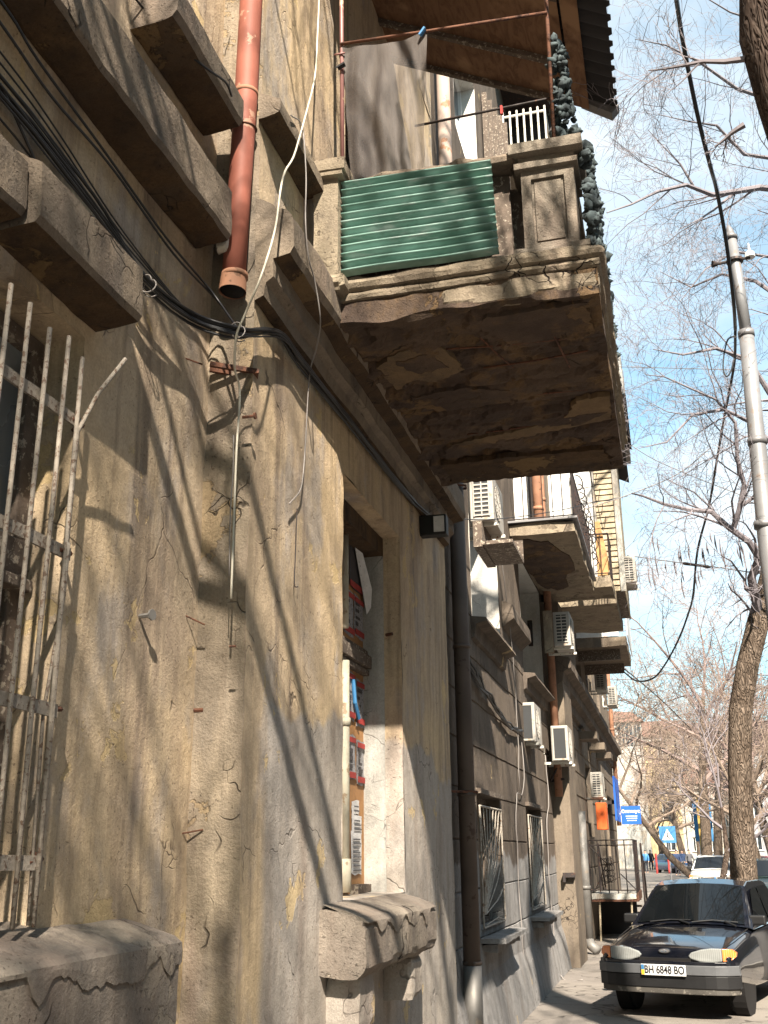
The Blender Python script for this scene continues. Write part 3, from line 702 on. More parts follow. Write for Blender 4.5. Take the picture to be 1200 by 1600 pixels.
patch([(.35, 6.25), (.7, 6.2), (1.0, 6.3), (1.0, 6.5), (.5, 6.52)], .007, 'slab', 5)
patch([(1.0, 5.3), (1.58, 5.28), (1.6, 5.62), (1.1, 5.66)], .007, 'slab', 6)
for (a, b) in (((.55, 5.62, 4.655), (1.5, 5.70, 4.65)), ((.9, 5.95, 4.65), (1.55, 5.90, 4.655)), ((.7, 6.4, 4.66), (1.5, 6.46, 4.65)), ((1.35, 5.4, 4.65), (1.42, 6.1, 4.655)), ((.95, 5.55, 4.655), (1.08, 6.0, 4.652)), ((.6, 7.0, 4.65), (1.1, 6.98, 4.655))):
    a, b = Vector(a), Vector(b); mid = (a + b) / 2 + Vector((0, .015, -.012)); a.z -= .03; b.z -= .03; mid.z -= .02
    MB().tube([a, mid, b], .006, 6).build('bare_rebar', 'rust', slab, smooth=True)
def panelbox(mb, x0, x1, y0, y1, z0, z1, ins, dp_, res=.035):
    mb.box(x0, x1, y0 + dp_, y1, z0, z1, res)
    for a, b, c, d in ((x0, x0 + ins, z0, z1), (x1 - ins, x1, z0, z1), (x0 + ins, x1 - ins, z0, z0 + ins), (x0 + ins, x1 - ins, z1 - ins, z1)):
        mb.box(a, b, y0, y0 + dp_ - .001, c, d, res)
    i2 = ins + .018; mb.box(x0 + i2, x1 - i2, y0 + dp_ * .45, y0 + dp_ - .001, z0 + i2, z1 - i2, res)
m = MB(.003, 5); panelbox(m, 1.275, 1.575, 5.21, 5.52, 4.93, 5.46, .055, .022)
m.box(1.24, 1.605, 5.175, 5.55, 5.46, 5.50, .04, .008); m.box(1.265, 1.585, 5.20, 5.53, 5.50, 5.545, .04, .006); m.box(1.215, 1.635, 5.145, 5.58, 5.545, 5.615, .035, .015)
m.box(1.215, 1.64, 5.17, 5.56, 4.905, 4.945, .03, .02, wf=6); m.build('corner_pillar', 'terrazzo', slab)
m = MB(.003, 5); panelbox(m, 1.275, 1.575, 7.72, 8.03, 4.93, 5.46, .055, .022); m.box(1.215, 1.635, 7.66, 8.07, 5.47, 5.60, .05, .01); m.build('corner_pillar', 'terrazzo', slab)
m = MB(.004, 5); m.box(.06, .215, 5.10, 5.30, 4.88, 5.56, .04, .006); m.box(.03, .25, 5.06, 5.33, 5.555, 5.585, .04, .006); m.box(.02, .265, 5.05, 5.34, 5.585, 5.665, .035, .014); m.box(.03, .26, 5.05, 5.33, 4.80, 4.90, .03, .03, wf=5)
m.build('wall_pillar', 'fascia', slab)
m = MB(.010, 6); m.box(.25, 1.245, 5.17, 5.36, 5.525, 5.595, .03, .022, wf=7); m.build('coping', 'cornice', slab)
m = MB(.006, 4); m.box(1.40, 1.58, 5.58, 7.68, 5.49, 5.58, .06, .015); m.build('coping', 'cornice', slab)
m = MB(.010, 6); m.box(.25, 1.25, 5.19, 5.34, 4.895, 4.935, .03, .02, wf=7); m.build('broken_curb', 'terrazzo', slab)
m = MB(.003, 4); m.box(.26, 1.2, 5.30, 5.33, 4.93, 5.52, .1); m.box(1.05, 1.27, 5.42, 5.45, 4.93, 5.50, .1); m.box(1.5, 1.53, 5.6, 7.7, 4.93, 5.5, .1); m.build('infill_board', 'oldwood', slab)  # dark boards added in place of the shade inside the parapet
# ribbed green sheet on the near side
m = MB(); nz_ = 108; nx = 24; a = []
for j in range(nz_ + 1):
    row = []; t = j / nz_
    for i in range(nx + 1):
        u = i / nx; x = .222 + u * (.895 + .02 * (1 - t)); ztop = 5.545 - .02 * u ; zbot = 4.925 - .0 * u + .004 * math.sin(u * 7)
        z = zbot + (ztop - zbot) * t
        row.append(m.raw((x, 5.150 + .021 * math.cos(t * 2 * math.pi * 11.5) + .003 * noise.noise(Vector((u * 3, t * 3, 1))), z)))
    a.append(row)
for j in range(nz_):
    for i in range(nx): m.f.append((a[j][i], a[j][i + 1], a[j + 1][i + 1], a[j + 1][i]))
o = m.build('ribbed_sheet', 'greensheet', slab, smooth=True); sm = o.modifiers.new('thick', 'SOLIDIFY'); sm.thickness = .003
# posts, rails and the door behind
f = MB(); f.tube([(.20, 5.24, 5.66), (.185, 5.24, 7.9)], .014, 8); f.tube([(.15, 5.22, 6.56), (.22, 5.22, 6.56)], .006, 6); f.build('post', 'tubepaint', slab, smooth=True)
f = MB(); f.tube([(1.475, 5.26, 5.61), (1.50, 5.26, 7.55)], .012, 8); f.build('post', 'rust', slab, smooth=True)
f = MB(); f.tube([(.19, 5.22, 6.635), (.72, 5.22, 6.60), (1.49, 5.24, 6.575)], .010, 8); f.build('clothes_rail', 'rust', slab, smooth=True)
f = MB(); f.tube([(.6, 5.5, 6.14), (1.50, 5.32, 6.02)], .008, 6); f.build('clothes_rail', 'iron', slab, smooth=True)
f = MB(); reveal(f, 0, opD, .2); dr = f.build('balcony_door', 'tan', bld)
f = MB(); f.box(-.28, -.26, 5.97, 7.18, 5.0, 7.38); f.build('pane', 'glass', dr)
f = MB()
for a_, b_ in ((5.96, 6.03), (6.55, 6.61), (7.12, 7.19)): f.box(-.26, -.20, a_, b_, 5.0, 7.39)
f.box(-.26, -.21, 5.96, 7.19, 7.2, 7.39); f.box(-.26, -.21, 5.96, 7.19, 5.0, 5.3); f.box(-.26, -.21, 6.03, 7.12, 6.2, 6.27); f.build('door_frame', 'oldwood', dr)

# canopy
cz = lambda x: 8.18 - .52 * (x - .43)
can = MB(); can.prism([(0.0, 4.7, cz(0)), (1.50, 4.7, cz(1.5)), (1.50, 4.7, cz(1.5) + .012), (0.0, 4.7, cz(0) + .012)], (0, 2.70, 0)); canopy = can.build('balcony_canopy', 'ply', bld)
f = MB()
for y in (4.75, 5.5, 6.2, 6.9, 7.36): f.prism([(0, y, cz(0) - .002), (1.5, y, cz(1.5) - .002), (1.5, y, cz(1.5) - .05), (0, y, cz(0) - .05)], (0, .045, 0))
f.build('batten', 'oldwood', canopy)
f = MB(); f.prism([(1.52, 4.7, cz(1.52) - .02), (1.645, 4.7, cz(1.645) - .02), (1.645, 4.7, cz(1.645) + .01), (1.52, 4.7, cz(1.52) + .01)], (0, 2.72, 0)); f.build('edge_board', 'ply', canopy)
m = MB(); ny = 220; rows = []
for j in range(ny + 1):
    y = 4.6 + 2.80 * j / ny; w = .020 * math.sin(y * 2 * math.pi / .135)
    rows.append([m.raw((x, y, cz(x) + .055 + w - (.02 if x > 1.6 else 0))) for x in (-.0, .8, 1.55, 1.86 + .012 * (1 if math.sin(y * 2 * math.pi / .135) > 0 else -1))])
for j in range(ny):
    for i in range(3): m.f.append((rows[j][i], rows[j][i + 1], rows[j + 1][i + 1], rows[j + 1][i]))
o = m.build('corrugated_roof', 'slate', canopy, smooth=True); sm = o.modifiers.new('thick', 'SOLIDIFY'); sm.thickness = .008
f = MB(); f.prism([(1.58, 7.36, cz(1.58) - .0), (1.82, 7.36, cz(1.82) - .05), (1.88, 7.36, cz(1.88) + .05), (1.6, 7.36, cz(1.6) + .08)], (0, .10, 0)); f.build('flashing', 'galv', canopy)

# hanging translucent sheet
m = MB(); nu, nv = 44, 40; a = []
for j in range(nv + 1):
    v = j / nv; row = []
    for i in range(nu + 1):
        u = i / nu
        xt = .20 + u * .55; zt = 6.625 - u * .03 - .035 * math.sin(math.pi * u)
        xb = .25 + u * (.62 - .16 * u); zb_ = 5.60
        x = xt + (xb - xt) * v; z = zt + (zb_ - zt) * v
        fold = .028 * v ** .6 * math.sin(u * 21 + 2.2 * math.sin(v * 2.2)) + .02 * noise.noise(Vector((u * 5, v * 4, 3)))
        row.append(m.raw((x + .02 * noise.noise(Vector((u * 4, v * 5, 9))) * v, 5.225 + fold, z)))
    a.append(row)
for j in range(nv):
    for i in range(nu): m.f.append((a[j][i], a[j][i + 1], a[j + 1][i + 1], a[j + 1][i]))
tag(m.build('hanging_sheet', 'cloth', smooth=True), 'dingy see-through sheet pegged to the rail above the balcony parapet', 'sheet')
def peg(x, y, z, mat, label, rz=0):
    f = MB(); f.box(-.008, .008, -.012, .012, -.03, .022); f.box(-.006, .006, -.018, -.013, -.038, .022)
    t_ = f.build('clothes_peg', mat, loc=None); t_.location = (x, y, z); t_.rotation_euler = (0, R(35) + rz, 0); tag(t_, label, 'clothes peg', 'clothes pegs on the balcony')
peg(.73, 5.20, 6.585, 'blueink', 'pale blue clothes peg at the right end of the hanging sheet')
peg(.205, 5.205, 6.45, 'cable', 'dark clothes peg holding the sheet to the pink upright post', .5)
peg(1.17, 5.36, 6.03, 'red', 'red clothes peg on the dark rod near the scrim-covered corner', -.6)

# camouflage scrim: ragged leaf clumps on the street side and round the corner post
def scrim(mb, p, s, q):
    """one crumpled lump of cloth"""
    rot = Matrix.Rotation(q.uniform(0, 6.28), 3, Vector((q.uniform(-1, 1), q.uniform(-1, 1), q.uniform(-1, 1))).normalized())
    sc = (s * q.uniform(.5, .9), s * q.uniform(.7, 1.0), s * q.uniform(.9, 1.5)); sd = q.uniform(0, 50); b = len(mb.v); nu, nv = 9, 6
    for j in range(nv + 1):
        for i in range(nu):
            th, ph = math.pi * j / nv, 2 * math.pi * i / nu; d = Vector((math.sin(th) * math.cos(ph), math.sin(th) * math.sin(ph), math.cos(th)))
            r = 1 + .75 * noise.noise(d * 2.2 + Vector((sd, 0, 0))); mb.v.append(Vector(p) + rot @ Vector((d.x * sc[0], d.y * sc[1], d.z * sc[2])) * r)
    for j in range(nv):
        for i in range(nu): mb.f.append((b + j * nu + i, b + j * nu + (i + 1) % nu, b + (j + 1) * nu + (i + 1) % nu, b + (j + 1) * nu + i))
q = random.Random(5); net = wthing('camouflage_net', 'ragged blue-green camouflage netting wrapped round the street corner of the near balcony', 'netting', base=(1.7, 5.3, 4.9))
m = MB()
for k in range(620):
    y = q.uniform(5.22, 8.05); z = 4.93 + (5.95 - 4.93) * q.random() ** 1.5
    if z > 5.66 and y < 5.7: continue
    scrim(m, (1.648 + .02 * noise.noise(Vector((y * 4, z * 4, 0))) + q.uniform(-.02, .02), y, z), q.uniform(.018, .044), q)
m.build('netting', 'net', net, smooth=True); m = MB()
for k in range(170):
    z = q.uniform(5.63, 6.42); wd = .085 * (1 - (z - 5.6) / 1.1)
    scrim(m, (1.53 + q.uniform(-wd, wd), 5.30 + q.uniform(-.05, .08), z), q.uniform(.014, .032), q)
m.build('netting', 'net', net, smooth=True)

# ================================================================== DRAINPIPES AND WIRES
rp_ = wthing('drainpipe', 'brick-red drainpipe ending open in mid-air on the near tan wall', 'drainpipe', base=(-.07, 4.29, 4.40))
pp = [(-.065, 4.27, 4.46), (-.062, 4.30, 5.05), (-.058, 4.33, 5.62), (-.055, 4.35, 6.4), (-.05, 4.36, 8.9)]
MB().tube(pp, [.058, .060, .062, .062, .062], 24).build('pipe', 'redpipe', rp_, smooth=True)
MB().tube([(-.067, 4.265, 4.38), (-.066, 4.267, 4.415), (-.065, 4.27, 4.47)], [.068, .066, .063], 24, cap=False).build('socket', 'terra', rp_, smooth=True)
MB().tube([(-.067, 4.265, 4.385), (-.066, 4.267, 4.40)], [.060, .060], 24).build('pipe_mouth', 'black', rp_, smooth=True)
for z, y in ((5.60, 4.33), (4.47, 4.27), (6.9, 4.355)):
    MB().tube([(-.06, y, z - .012), (-.06, y, z + .012)], .066, 24).build('joint_ring', 'terra', rp_, smooth=True)
f = MB(); f.tube([(-.06 + .066 * math.cos(a), 4.32 + .066 * math.sin(a), 5.37 + .006 * math.sin(a)) for a in [2 * math.pi * k / 20 for k in range(21)]], .005, 6); f.tube([(-.10, 4.26, 5.37), (-.19, 4.22, 5.35)], .007, 6)
f.build('wire_clamp', 'rust', rp_, smooth=True)
m = MB(.004, 9); m.box(-.135, -.075, 4.195, 4.235, 4.58, 4.92, .02, .012, wf=9); m.build('lime_crust', 'chalk', rp_)

lp = wthing('drainpipe', 'tall dull brown drainpipe with a zinc foot at the tan building corner', 'drainpipe', base=(.02, 9.75, 0))
MB().tube([(.0, 9.75, .75), (.0, 9.76, 3.2), (-.01, 9.78, 6.3)], .076, 20).build('pipe', 'greypipe', lp, smooth=True)
MB().tube([(-.01, 9.78, 6.3), (.0, 9.8, 9.4), (.0, 9.8, 14)], .076, 20).build('upper_pipe', 'oldpink', lp, smooth=True)
MB().tube([(.0, 9.74, .05), (.0, 9.75, .82)], .082, 20).build('zinc_foot', 'zinc', lp, smooth=True)
for z in (.84, 2.25, 3.6, 4.9, 8.2): MB().tube([(.0, 9.76, z - .015), (.0, 9.76, z + .015)], .085, 20).build('joint_ring', 'greypipe', lp, smooth=True)
for z in (2.27, 5.2): MB().tube([(-.1, 9.55, z), (.0, 9.67, z), (.1, 9.74, z), (.09, 9.82, z), (-.1, 9.88, z)], .012, 6).build('bracket', 'rust', lp)

cb = wthing('cable_bundle', 'sagging bundle of black cables strapped along the near wall under the balcony', 'cables', base=(-.2, 3, 4.2))
q = random.Random(11)
for y_, dz_ in ((0, 0), (.01, .05), (-.02, .09)):
    wire([onX(-260, -190, -.19) + Vector((0, 0, dz_)), onX(0, 120, -.19) + Vector((0, 0, dz_)), onX(90, 235, -.18) + Vector((0, 0, dz_ * .8)), onX(190, 375, -.16) + Vector((0, 0, dz_ * .5)), onX(300, 492, -.13), onX(372, 517, .03)], .004, 'cable', 'cable', parent=cb)
base = [onX(-260, -160, -.19), onX(0, 150, -.19), onX(60, 222, -.19), onX(160, 350, -.17), onX(230, 445, -.15), onX(300, 497, -.13), onX(372, 519, .03), onX(434, 524, .05), onX(470, 568, .05), onX(540, 655, .06), onX(621, 757, .05), onX(662, 800, .03), onX(690, 815, .02)]
for k in range(11):
    dz = q.uniform(-.024, .024); dx = q.uniform(-.016, .020); sg = q.uniform(-.09, .08)
    pts = [Vector(p) + Vector((dx, 0, dz + (sg * (1 if i < 4 else .3) if i not in (5, 6) else 0) + q.uniform(-.010, .010))) for i, p in enumerate(base)]
    wire(pts, q.uniform(.004, .0075), 'cable', 'cable', 6, 5, .006, cb, k)
wire([onX(-200, -250, -.1), onX(0, 0, -.12), onX(60, 95, -.13), onX(160, 232, -.15), onX(260, 372, -.15), onX(330, 455, -.13), onX(372, 515, .04)], .006, 'cable', 'cable', parent=cb)
wire([onX(-200, -235, -.12), onX(0, 35, -.12), onX(80, 150, -.13), onX(175, 262, -.15), onX(270, 395, -.15), onX(340, 470, -.13), onX(374, 517, .04)], .006, 'cable', 'cable', parent=cb)
wire([onX(0, 130, -.18), onX(50, 240, -.18), onX(80, 310, -.18), onX(140, 375, -.17), onX(190, 408, -.17), onX(260, 470, -.14)], .006, 'cable', 'cable', parent=cb)
wire([onX(205, -10, -.2), onX(260, 55, -.14), onX(320, 105, -.02), onX(352, 128, .01), onX(362, 150, 0)], .006, 'cable', 'cable', parent=cb)
for px, py in ((372, 519), (232, 447)):
    p = onX(px, py, .03 if px > 300 else -.13); w = []
    for k in range(14): a = k * .9; w.append(p + Vector((.035 * math.cos(a), .01 * (k - 7) * .6, .035 * math.sin(a))))
    wire(w, .003, 'greywire', 'cable_tie', 5, 2, 0, cb)
ww = [onX(500, -60, .14), onX(496, 60, .14), onX(490, 130, .14), onX(462, 235, .16), onX(443, 275, .20), onX(430, 355, .22), onX(408, 430, .22), onX(383, 490, .12), onX(369, 525, .07), onX(367, 575, .03), onX(375, 612, .02), onX(370, 700, .02), onX(366, 800, .02), onX(361, 935, .02)]
tag(wire(ww, .0055, 'whitewire', 'wire', 6, 6, .003), 'off-white wire dangling from the top past the red drainpipe down the pier', 'wire')
ww = [onX(455, 180, .14), onX(472, 198, .14), onX(478, 270, .18), onX(477, 340, .22), onX(482, 400, .22), onX(492, 440, .22), onX(500, 500, .22), onX(494, 545, .12), onX(484, 585, .05), onX(477, 690, .03), onX(473, 745, .03), onX(468, 768, .03), onX(452, 787, .03)]
tag(wire(ww, .004, 'greywire', 'wire', 6, 6, .003), 'thin grey wire hanging down the pier, right of the off-white one', 'wire')
tag(wire([onX(365, 680, .012), onX(364, 740, .012), onX(360, 800, .012), onX(358, 900, .012)], .003, 'greywire', 'wire', 5, 4), 'short dark wire hugging the pier corner beside the off-white one', 'wire')
tag(wire([onX(464, 795, .02), onX(462, 860, .02), onX(460, 912, .02), onX(466, 917, .04)], .0032, 'iron', 'wire', 5, 4), 'short dark wire ending in a hook halfway up the pier face', 'wire')

def nail(px, py, X, L, dy=-.3, mat='rust', r=.004, label='', head=False, dz=0.0):
    p = onX(px, py, X); d = Vector((1, dy, dz)).normalized()
    f = MB(); f.tube([(0, 0, 0), tuple(d * L)], r, 6)
    if head: f.tube([tuple(d * L), tuple(d * (L + .008))], r * 2.4, 8)
    o = f.build('nail', mat); o.location = p - d * .004; tag(o, label, 'nail', 'nails left in the near wall')
nail(219, 963, XA, .06, -.2, 'zinc', .010, 'thick pale bolt stub sticking out of the wall right of the bars', True)
nail(290, 962, XA, .10, .4, label='bent rusty nail in the wall level with the thick bolt stub', dz=-.5)
nail(286, 1302, XA, .09, .6, label='rusty nail low on the wall left of the pier, above the plastered sill', dz=.2)
nail(303, 1110, XA, .05, 0, r=.010, label='stubby rusty lump in a hole halfway down the wall left of the pier')
nail(298, 1472, XA, .05, .2, r=.006, label='lowest rusty nail, right beside the plastered sill end')
nail(326, 574, XA, .10, .6, r=.005, label='rusty spike in the wall just below the cables, left of the pier top')
nail(380, 652, .0, .06, 0, r=.007, label='square-headed rusty nail near the top corner of the pier', head=True)
nail(290, 560, XA, .09, .3, r=.004, label='thin rusty nail just left of the spike under the cables', dz=-.4)
nail(360, 1010, 0, .03, 0, r=.005, label='short rusty nail on the pier corner below the end of the off-white wire')
nail(604, 992, -.10, .06, -.5, r=.012, label='dark iron stub in the jamb of the posted window')
f = MB(); p = onX(352, 570, -.1)
f.box(-.10, .13, -.01, .01, -.012, .012); f.box(-.10, .13, .05, .07, -.012, .012); f.box(.12, .14, -.01, .07, -.01, .01)
o = f.build('iron_bracket', 'rust'); o.location = onX(360, 574, -.10); o.rotation_euler = (0, R(6), R(25)); tag(o, 'rusty flat iron bracket jutting from the pier corner under the cable bundle', 'bracket')
# floodlight under the balcony
fl = thing('floodlight', 'small black floodlight with pale glass beside the drainpipe under the balcony', 'floodlight', loc=onX(680, 822, .12))
MB().box(-.13, .10, -.05, .06, -.085, .085).build('housing', 'plastic', fl, bevel=.01); MB().box(.0, .085, -.062, -.051, -.065, .065).build('lens', 'paper', fl)
MB().box(-.2, -.13, -.01, .01, -.02, .12).build('bracket', 'iron', fl)

# ================================================================== FURTHER BUILDING
X2, X3, Y3, YE = -.12, .0, 18.2, 35.9
b2 = wthing('grey_building', 'long soot-stained grey terrace with stacked balconies and grooved render beyond the near building', 'building', base=(X2, 9.1, 0))
MB().box(-12, X2 - .4, 9.06, YE, 0, 15.8).build('building_core', 'grey', b2)
G1 = [.95 + .46 * k for k in range(0, 8)]
lowops = [(10.95, 12.45, 1.02, 2.32, .22), (14.75, 16.35, 1.0, 2.34, .22)]
upops = [(11.1, 13.1, 4.15, 6.0, .40), (15.3, 17.9, 4.2, 6.0, .40), (15.2, 17.2, 6.35, 8.6, .26), (11.2, 13.0, 7.6, 9.6, .26), (11.2, 13.0, 10.6, 12.6, .26), (15.2, 17.2, 9.8, 12.0, .26)]
m = MB(.008, 1.6)
facade(m, X2, 9.05, Y3, 0, 15.8, lowops + upops, .16, [g for g in G1 if g < 4.2] , off=lambda y, z: .12 * max(0, (.62 - z) / .62) ** .7 + .03 * max(0, min(1, (.95 - z) * 6)))
m.build('wall', 'grey', b2)
m = MB(.006, 2)
ops3 = [(20.0, 21.6, 4.9 + .0, 6.0, .25), (24.2, 25.8, 2.05, 3.6, .3), (28.0, 29.4, 1.6, 3.4, .3), (22.2, 23.4, 8.0, 9.8, .25), (30.5, 31.7, 1.6, 3.4, .3), (27.2, 28.6, 5.1, 6.6, .25), (30.2, 31.6, 5.1, 6.6, .25), (23.6, 25.0, 5.1, 5.9, .25)]
facade(m, X3, Y3, YE, 0, 15.8, ops3, .3, [.95 + .46 * k for k in range(0, 8)], gw=.02, gd=.03)
for o in ops3: reveal(m, X3, o, .4)
m.grid((X3 - .3, YE, 0), (X3, YE, 0), (X3, YE, 15.8), (X3 - .3, YE, 15.8), .5); m.build('wall', 'grey2', b2)
m = MB(.008, 2); m.box(X2 - .05, .17, Y3 - .012, 19.6, 0, 5.9, .12); m.build('pier', 'grey2', b2)
def win(X, o, rmat='white', frames=2, fm='pvc', gm='glass', trans=.0, parent=b2):
    w = MB(.004, 3); reveal(w, X, o, .15); w = w.build('window', rmat, parent)
    xb = X - o[4]; f = MB(); t = .055
    f.box(xb, xb + .06, o[0], o[0] + t, o[2], o[3]); f.box(xb, xb + .06, o[1] - t, o[1], o[2], o[3]); f.box(xb, xb + .06, o[0] + t, o[1] - t, o[2], o[2] + t); f.box(xb, xb + .06, o[0] + t, o[1] - t, o[3] - t, o[3])
    for k in range(1, frames): c = o[0] + (o[1] - o[0]) * k / frames; f.box(xb, xb + .055, c - .03, c + .03, o[2] + t, o[3] - t)
    if trans: f.box(xb, xb + .05, o[0] + t, o[1] - t, o[2] + (o[3] - o[2]) * trans, o[2] + (o[3] - o[2]) * trans + .05)
    f.build('window_frame', fm, w); B(xb - .02, xb + .015, o[0], o[1], o[2], o[3]).build('pane', gm, w)
    return w
for o in lowops:
    w = win(X2, o, 'grey', 2, 'oldwood', 'curtain')
    f = MB(); y = o[0] + .05; z0, z1 = o[2] + .02, o[3] - .12
    c = (o[0] + .12, z0 + .12); n = 11
    for k in range(n):
        t = k / (n - 1); a = R(90) * t
        yt = o[0] + .05 + (o[1] - o[0] - .1) * min(1, t * 1.5); zt = z1 if t < .66 else z1 - (z1 - z0) * (t - .66) / .34
        f.tube([(X2 + .02, c[0] + .10 * t, c[1] - .10 * (t > .9)), (X2 + .05, (c[0] + yt) / 2, (c[1] + zt) / 2), (X2 + .02, yt, zt)], .0065, 5)
    for yy in (o[0] + .05, o[1] - .05): f.tube([(X2 + .02, yy, z0), (X2 + .02, yy, z1)], .010, 6)
    for zz in (z0, z1): f.tube([(X2 + .02, o[0] + .05, zz), (X2 + .02, o[1] - .05, zz)], .012, 6)
    f.build('window_grille', 'grillebar', w)
    m = MB(.006, 3); m.box(X2, X2 + .26, o[0] - .12, o[1] + .10, o[2] - .11, o[2] - .06, .07, .012); m.box(X2, X2 + .17, o[0] - .05, o[1] + .04, o[2] - .20, o[2] - .12, .07, .015); m.build('sill', 'grey', w)
    m = MB(.004, 3); m.box(X2 - .02, X2 + .05, o[0] - .02, o[1] + .02, o[3], o[3] + .05, .1); m.build('lintel', 'oldwood', w)
for i, o in enumerate(upops):
    w = win(X2, o, 'white', 3 if i == 1 else 2, 'pvc', 'glass' if i != 0 else 'dustglass', .7 if i == 2 else 0)
    if i < 2:
        m = MB(.004, 3); run(m, [(X2, o[2] + .01), (X2 + .17, o[2] - .01), (X2 + .18, o[2] - .05), (X2 + .06, o[2] - .08), (X2 + .04, o[2] - .22), (X2, o[2] - .24)], o[0] - .12, o[1] + .12, .12, .03); m.build('sill', 'grey', w)
for i, o in enumerate(ops3): win(X3, o, 'grey2', 2, 'oldwood')
m = MB(.006, 2.5); run(m, [(X2, 4.86), (X2 + .14, 4.80), (X2 + .15, 4.62), (X2 + .06, 4.56), (X2, 4.5)], 13.35, 15.15, .1, .05); m.build('ledge', 'grey', b2)
m = MB(.006, 2.0); run(m, [(X3, 4.98), (X3 + .30, 4.92), (X3 + .33, 4.88), (X3 + .33, 4.74), (X3 + .20, 4.68), (X3 + .18, 4.52), (X3 + .08, 4.46), (X3 + .06, 4.30), (X3, 4.28)], Y3 - .02, YE + .1, .25, .05); m.build('string_course', 'grey', b2)
for y in (23.0, 25.6, 28.2):
    m = MB(.004, 3); m.box(X3, X3 + .38, y, y + .8, 4.0, 4.16, .2, .01); m.build('door_hood', 'grey2', b2)
# balconies of the further building
def slabbox(name, mat, x0, x1, y0, y1, z0, z1, parent=b2, **k):
    m = MB(.010, 2.6); m.box(x0, x1, y0, y1, z0, z1, .12, .02); return m.build(name, mat, parent)
s2 = slabbox('balcony', 'fascia', X2, .82, 14.4, 18.15, 6.02, 6.20)
m = MB(.0, 1); pts = []
q = random.Random(2)
for k in range(26): a = 2 * math.pi * k / 26; rr_ = 1 + q.uniform(-.16, .16); pts.append((.16 + .42 * math.cos(a) * rr_ * (1 if math.cos(a) > 0 else .66), 16.1 + 1.65 * math.sin(a) * rr_, 6.004))
m.prism(pts, (0, 0, .02)); m.build('spalled_patch', 'slab', s2)
B(X2, .86, 14.35, 18.2, 6.205, 6.235).build('edge_strip', 'galv', s2)
def railing(parent, x, y0, y1, z0, z1, X0, mat='iron', scroll=True, n=9, ends=True):
    f = MB(); f.tube([(x, y0, z1), (x, y1, z1)], .016, 6); f.tube([(x, y0, z0 + .06), (x, y1, z0 + .06)], .012, 6)
    for k in range(int((y1 - y0) / .13) + 1): f.tube([(x, y0 + .13 * k, z0), (x, y0 + .13 * k, z1)], .008, 4)
    if ends:
        f.tube([(X0, y0, z1), (x, y0, z1)], .014, 6); f.tube([(X0, y0, z0 + .06), (x, y0, z0 + .06)], .010, 6)
        for k in range(int((x - X0) / .14)): f.tube([(x - .14 * k, y0, z0), (x - .14 * k, y0, z1)], .007, 4)
    if scroll:
        for k in range(n):
            y = y0 + (y1 - y0) * (k + .5) / n; z = z0 + (z1 - z0) * .5
            for zc in (z - .2, z + .2):
                f.tube([(x + .05 + .10 * math.sin(a * .9), y, zc + .12 * math.cos(a)) for a in [math.pi * j / 8 for j in range(9)]], .008, 4)
    f.build('railing', mat, parent)
railing(s2, .80, 14.45, 18.1, 6.22, 7.02, X2)
f = MB(); f.box(.74, .76, 14.9, 18.1, 6.24, 7.0); f.build('infill_board', 'zinc', s2)
f = MB()
for k in range(5): f.tube([(.80, 14.8 + k * .75, 7.02), (1.08, 14.8 + k * .75, 7.05), (1.12, 14.8 + k * .75, 7.25)], .006, 4)
f.tube([(1.05, 14.6, 7.05), (1.05, 18, 7.05)], .005, 4); f.build('line_bracket', 'iron', s2)
s3 = slabbox('balcony', 'fascia', X3, 1.13, 16.9 + 1.4, 19.3, 6.12, 6.32)
railing(s3, 1.1, 18.35, 19.3, 6.32, 7.1, X3, scroll=False)
f = MB(); f.prism([(.90, 18.4, 7.35), (.98, 18.4, 7.35), (1.10, 18.4, 6.5), (1.05, 18.4, 6.36), (.88, 18.4, 6.36)], (0, .04, 0)); f.build('ochre_board', 'ochre', s3)
s4 = slabbox('balcony', 'fascia', X3, 1.13, 19.6, 22.3, 6.10, 6.34)
m = MB(.002, 3); zz = 6.36
while zz < 12.0:
    m.box(.88, 1.30, 19.66, 19.68, zz, zz + .085); m.box(1.28, 1.30, 19.68, 22.2, zz, zz + .085); zz += .112
lo = m.build('lath_screen', 'palewood', s4)
f = MB(); f.box(.86, 1.27, 19.69, 22.2, 6.35, 12.1); f.build('screen_back', 'oldwood', s4)
f = MB(); f.box(1.22, 1.27 + .05, 19.63, 19.655, 6.34, 12.1); f.box(.84, .875, 19.6, 19.65, 6.34, 12.1); f.build('corner_board', 'farpale', s4)
f = MB(); f.prism([(1.15, 19.4, 10.35), (1.62, 19.4, 10.15), (1.62, 19.4, 10.2), (1.15, 19.4, 10.42)], (0, 3.0, 0)); f.prism([(1.2, 20.6, 9.6), (1.5, 20.6, 9.45), (1.5, 20.6, 9.5), (1.2, 20.6, 9.66)], (0, 2.0, 0)); f.build('eave_board', 'slate', s4)
f = MB(); f.box(X3, .84, 19.66, 19.7, 6.36, 9.5); f.build('white_panel', 'pvc', s4)
s5 = slabbox('balcony', 'cornice', X3, 1.12, 24.0, 26.9, 6.10, 6.34)
f = MB()
for k in range(9): f.box(X3 + .02 + k * .105, X3 + .12 + k * .105, 23.98, 24.0, 6.34, 7.28)
for k in range(24): f.box(1.14, 1.16, 24.0 + k * .12, 24.115 + k * .12, 6.34, 7.28)
f.build('white_panel', 'pvc', s5)
f = MB(); f.box(X3, 1.19, 23.95, 24.0, 7.29, 7.34); f.box(1.13, 1.20, 24.0, 26.9, 7.29, 7.34); f.build('coping', 'slate', s5)
for yy in (24.3, 26.3): B(X3, .95, yy, yy + .06, 5.86, 6.09).build('bracket', 'oldwood', s5)
s6 = slabbox('balcony', 'zinc', X3, 1.50, 28.0, 31.0, 12.9, 15.1)
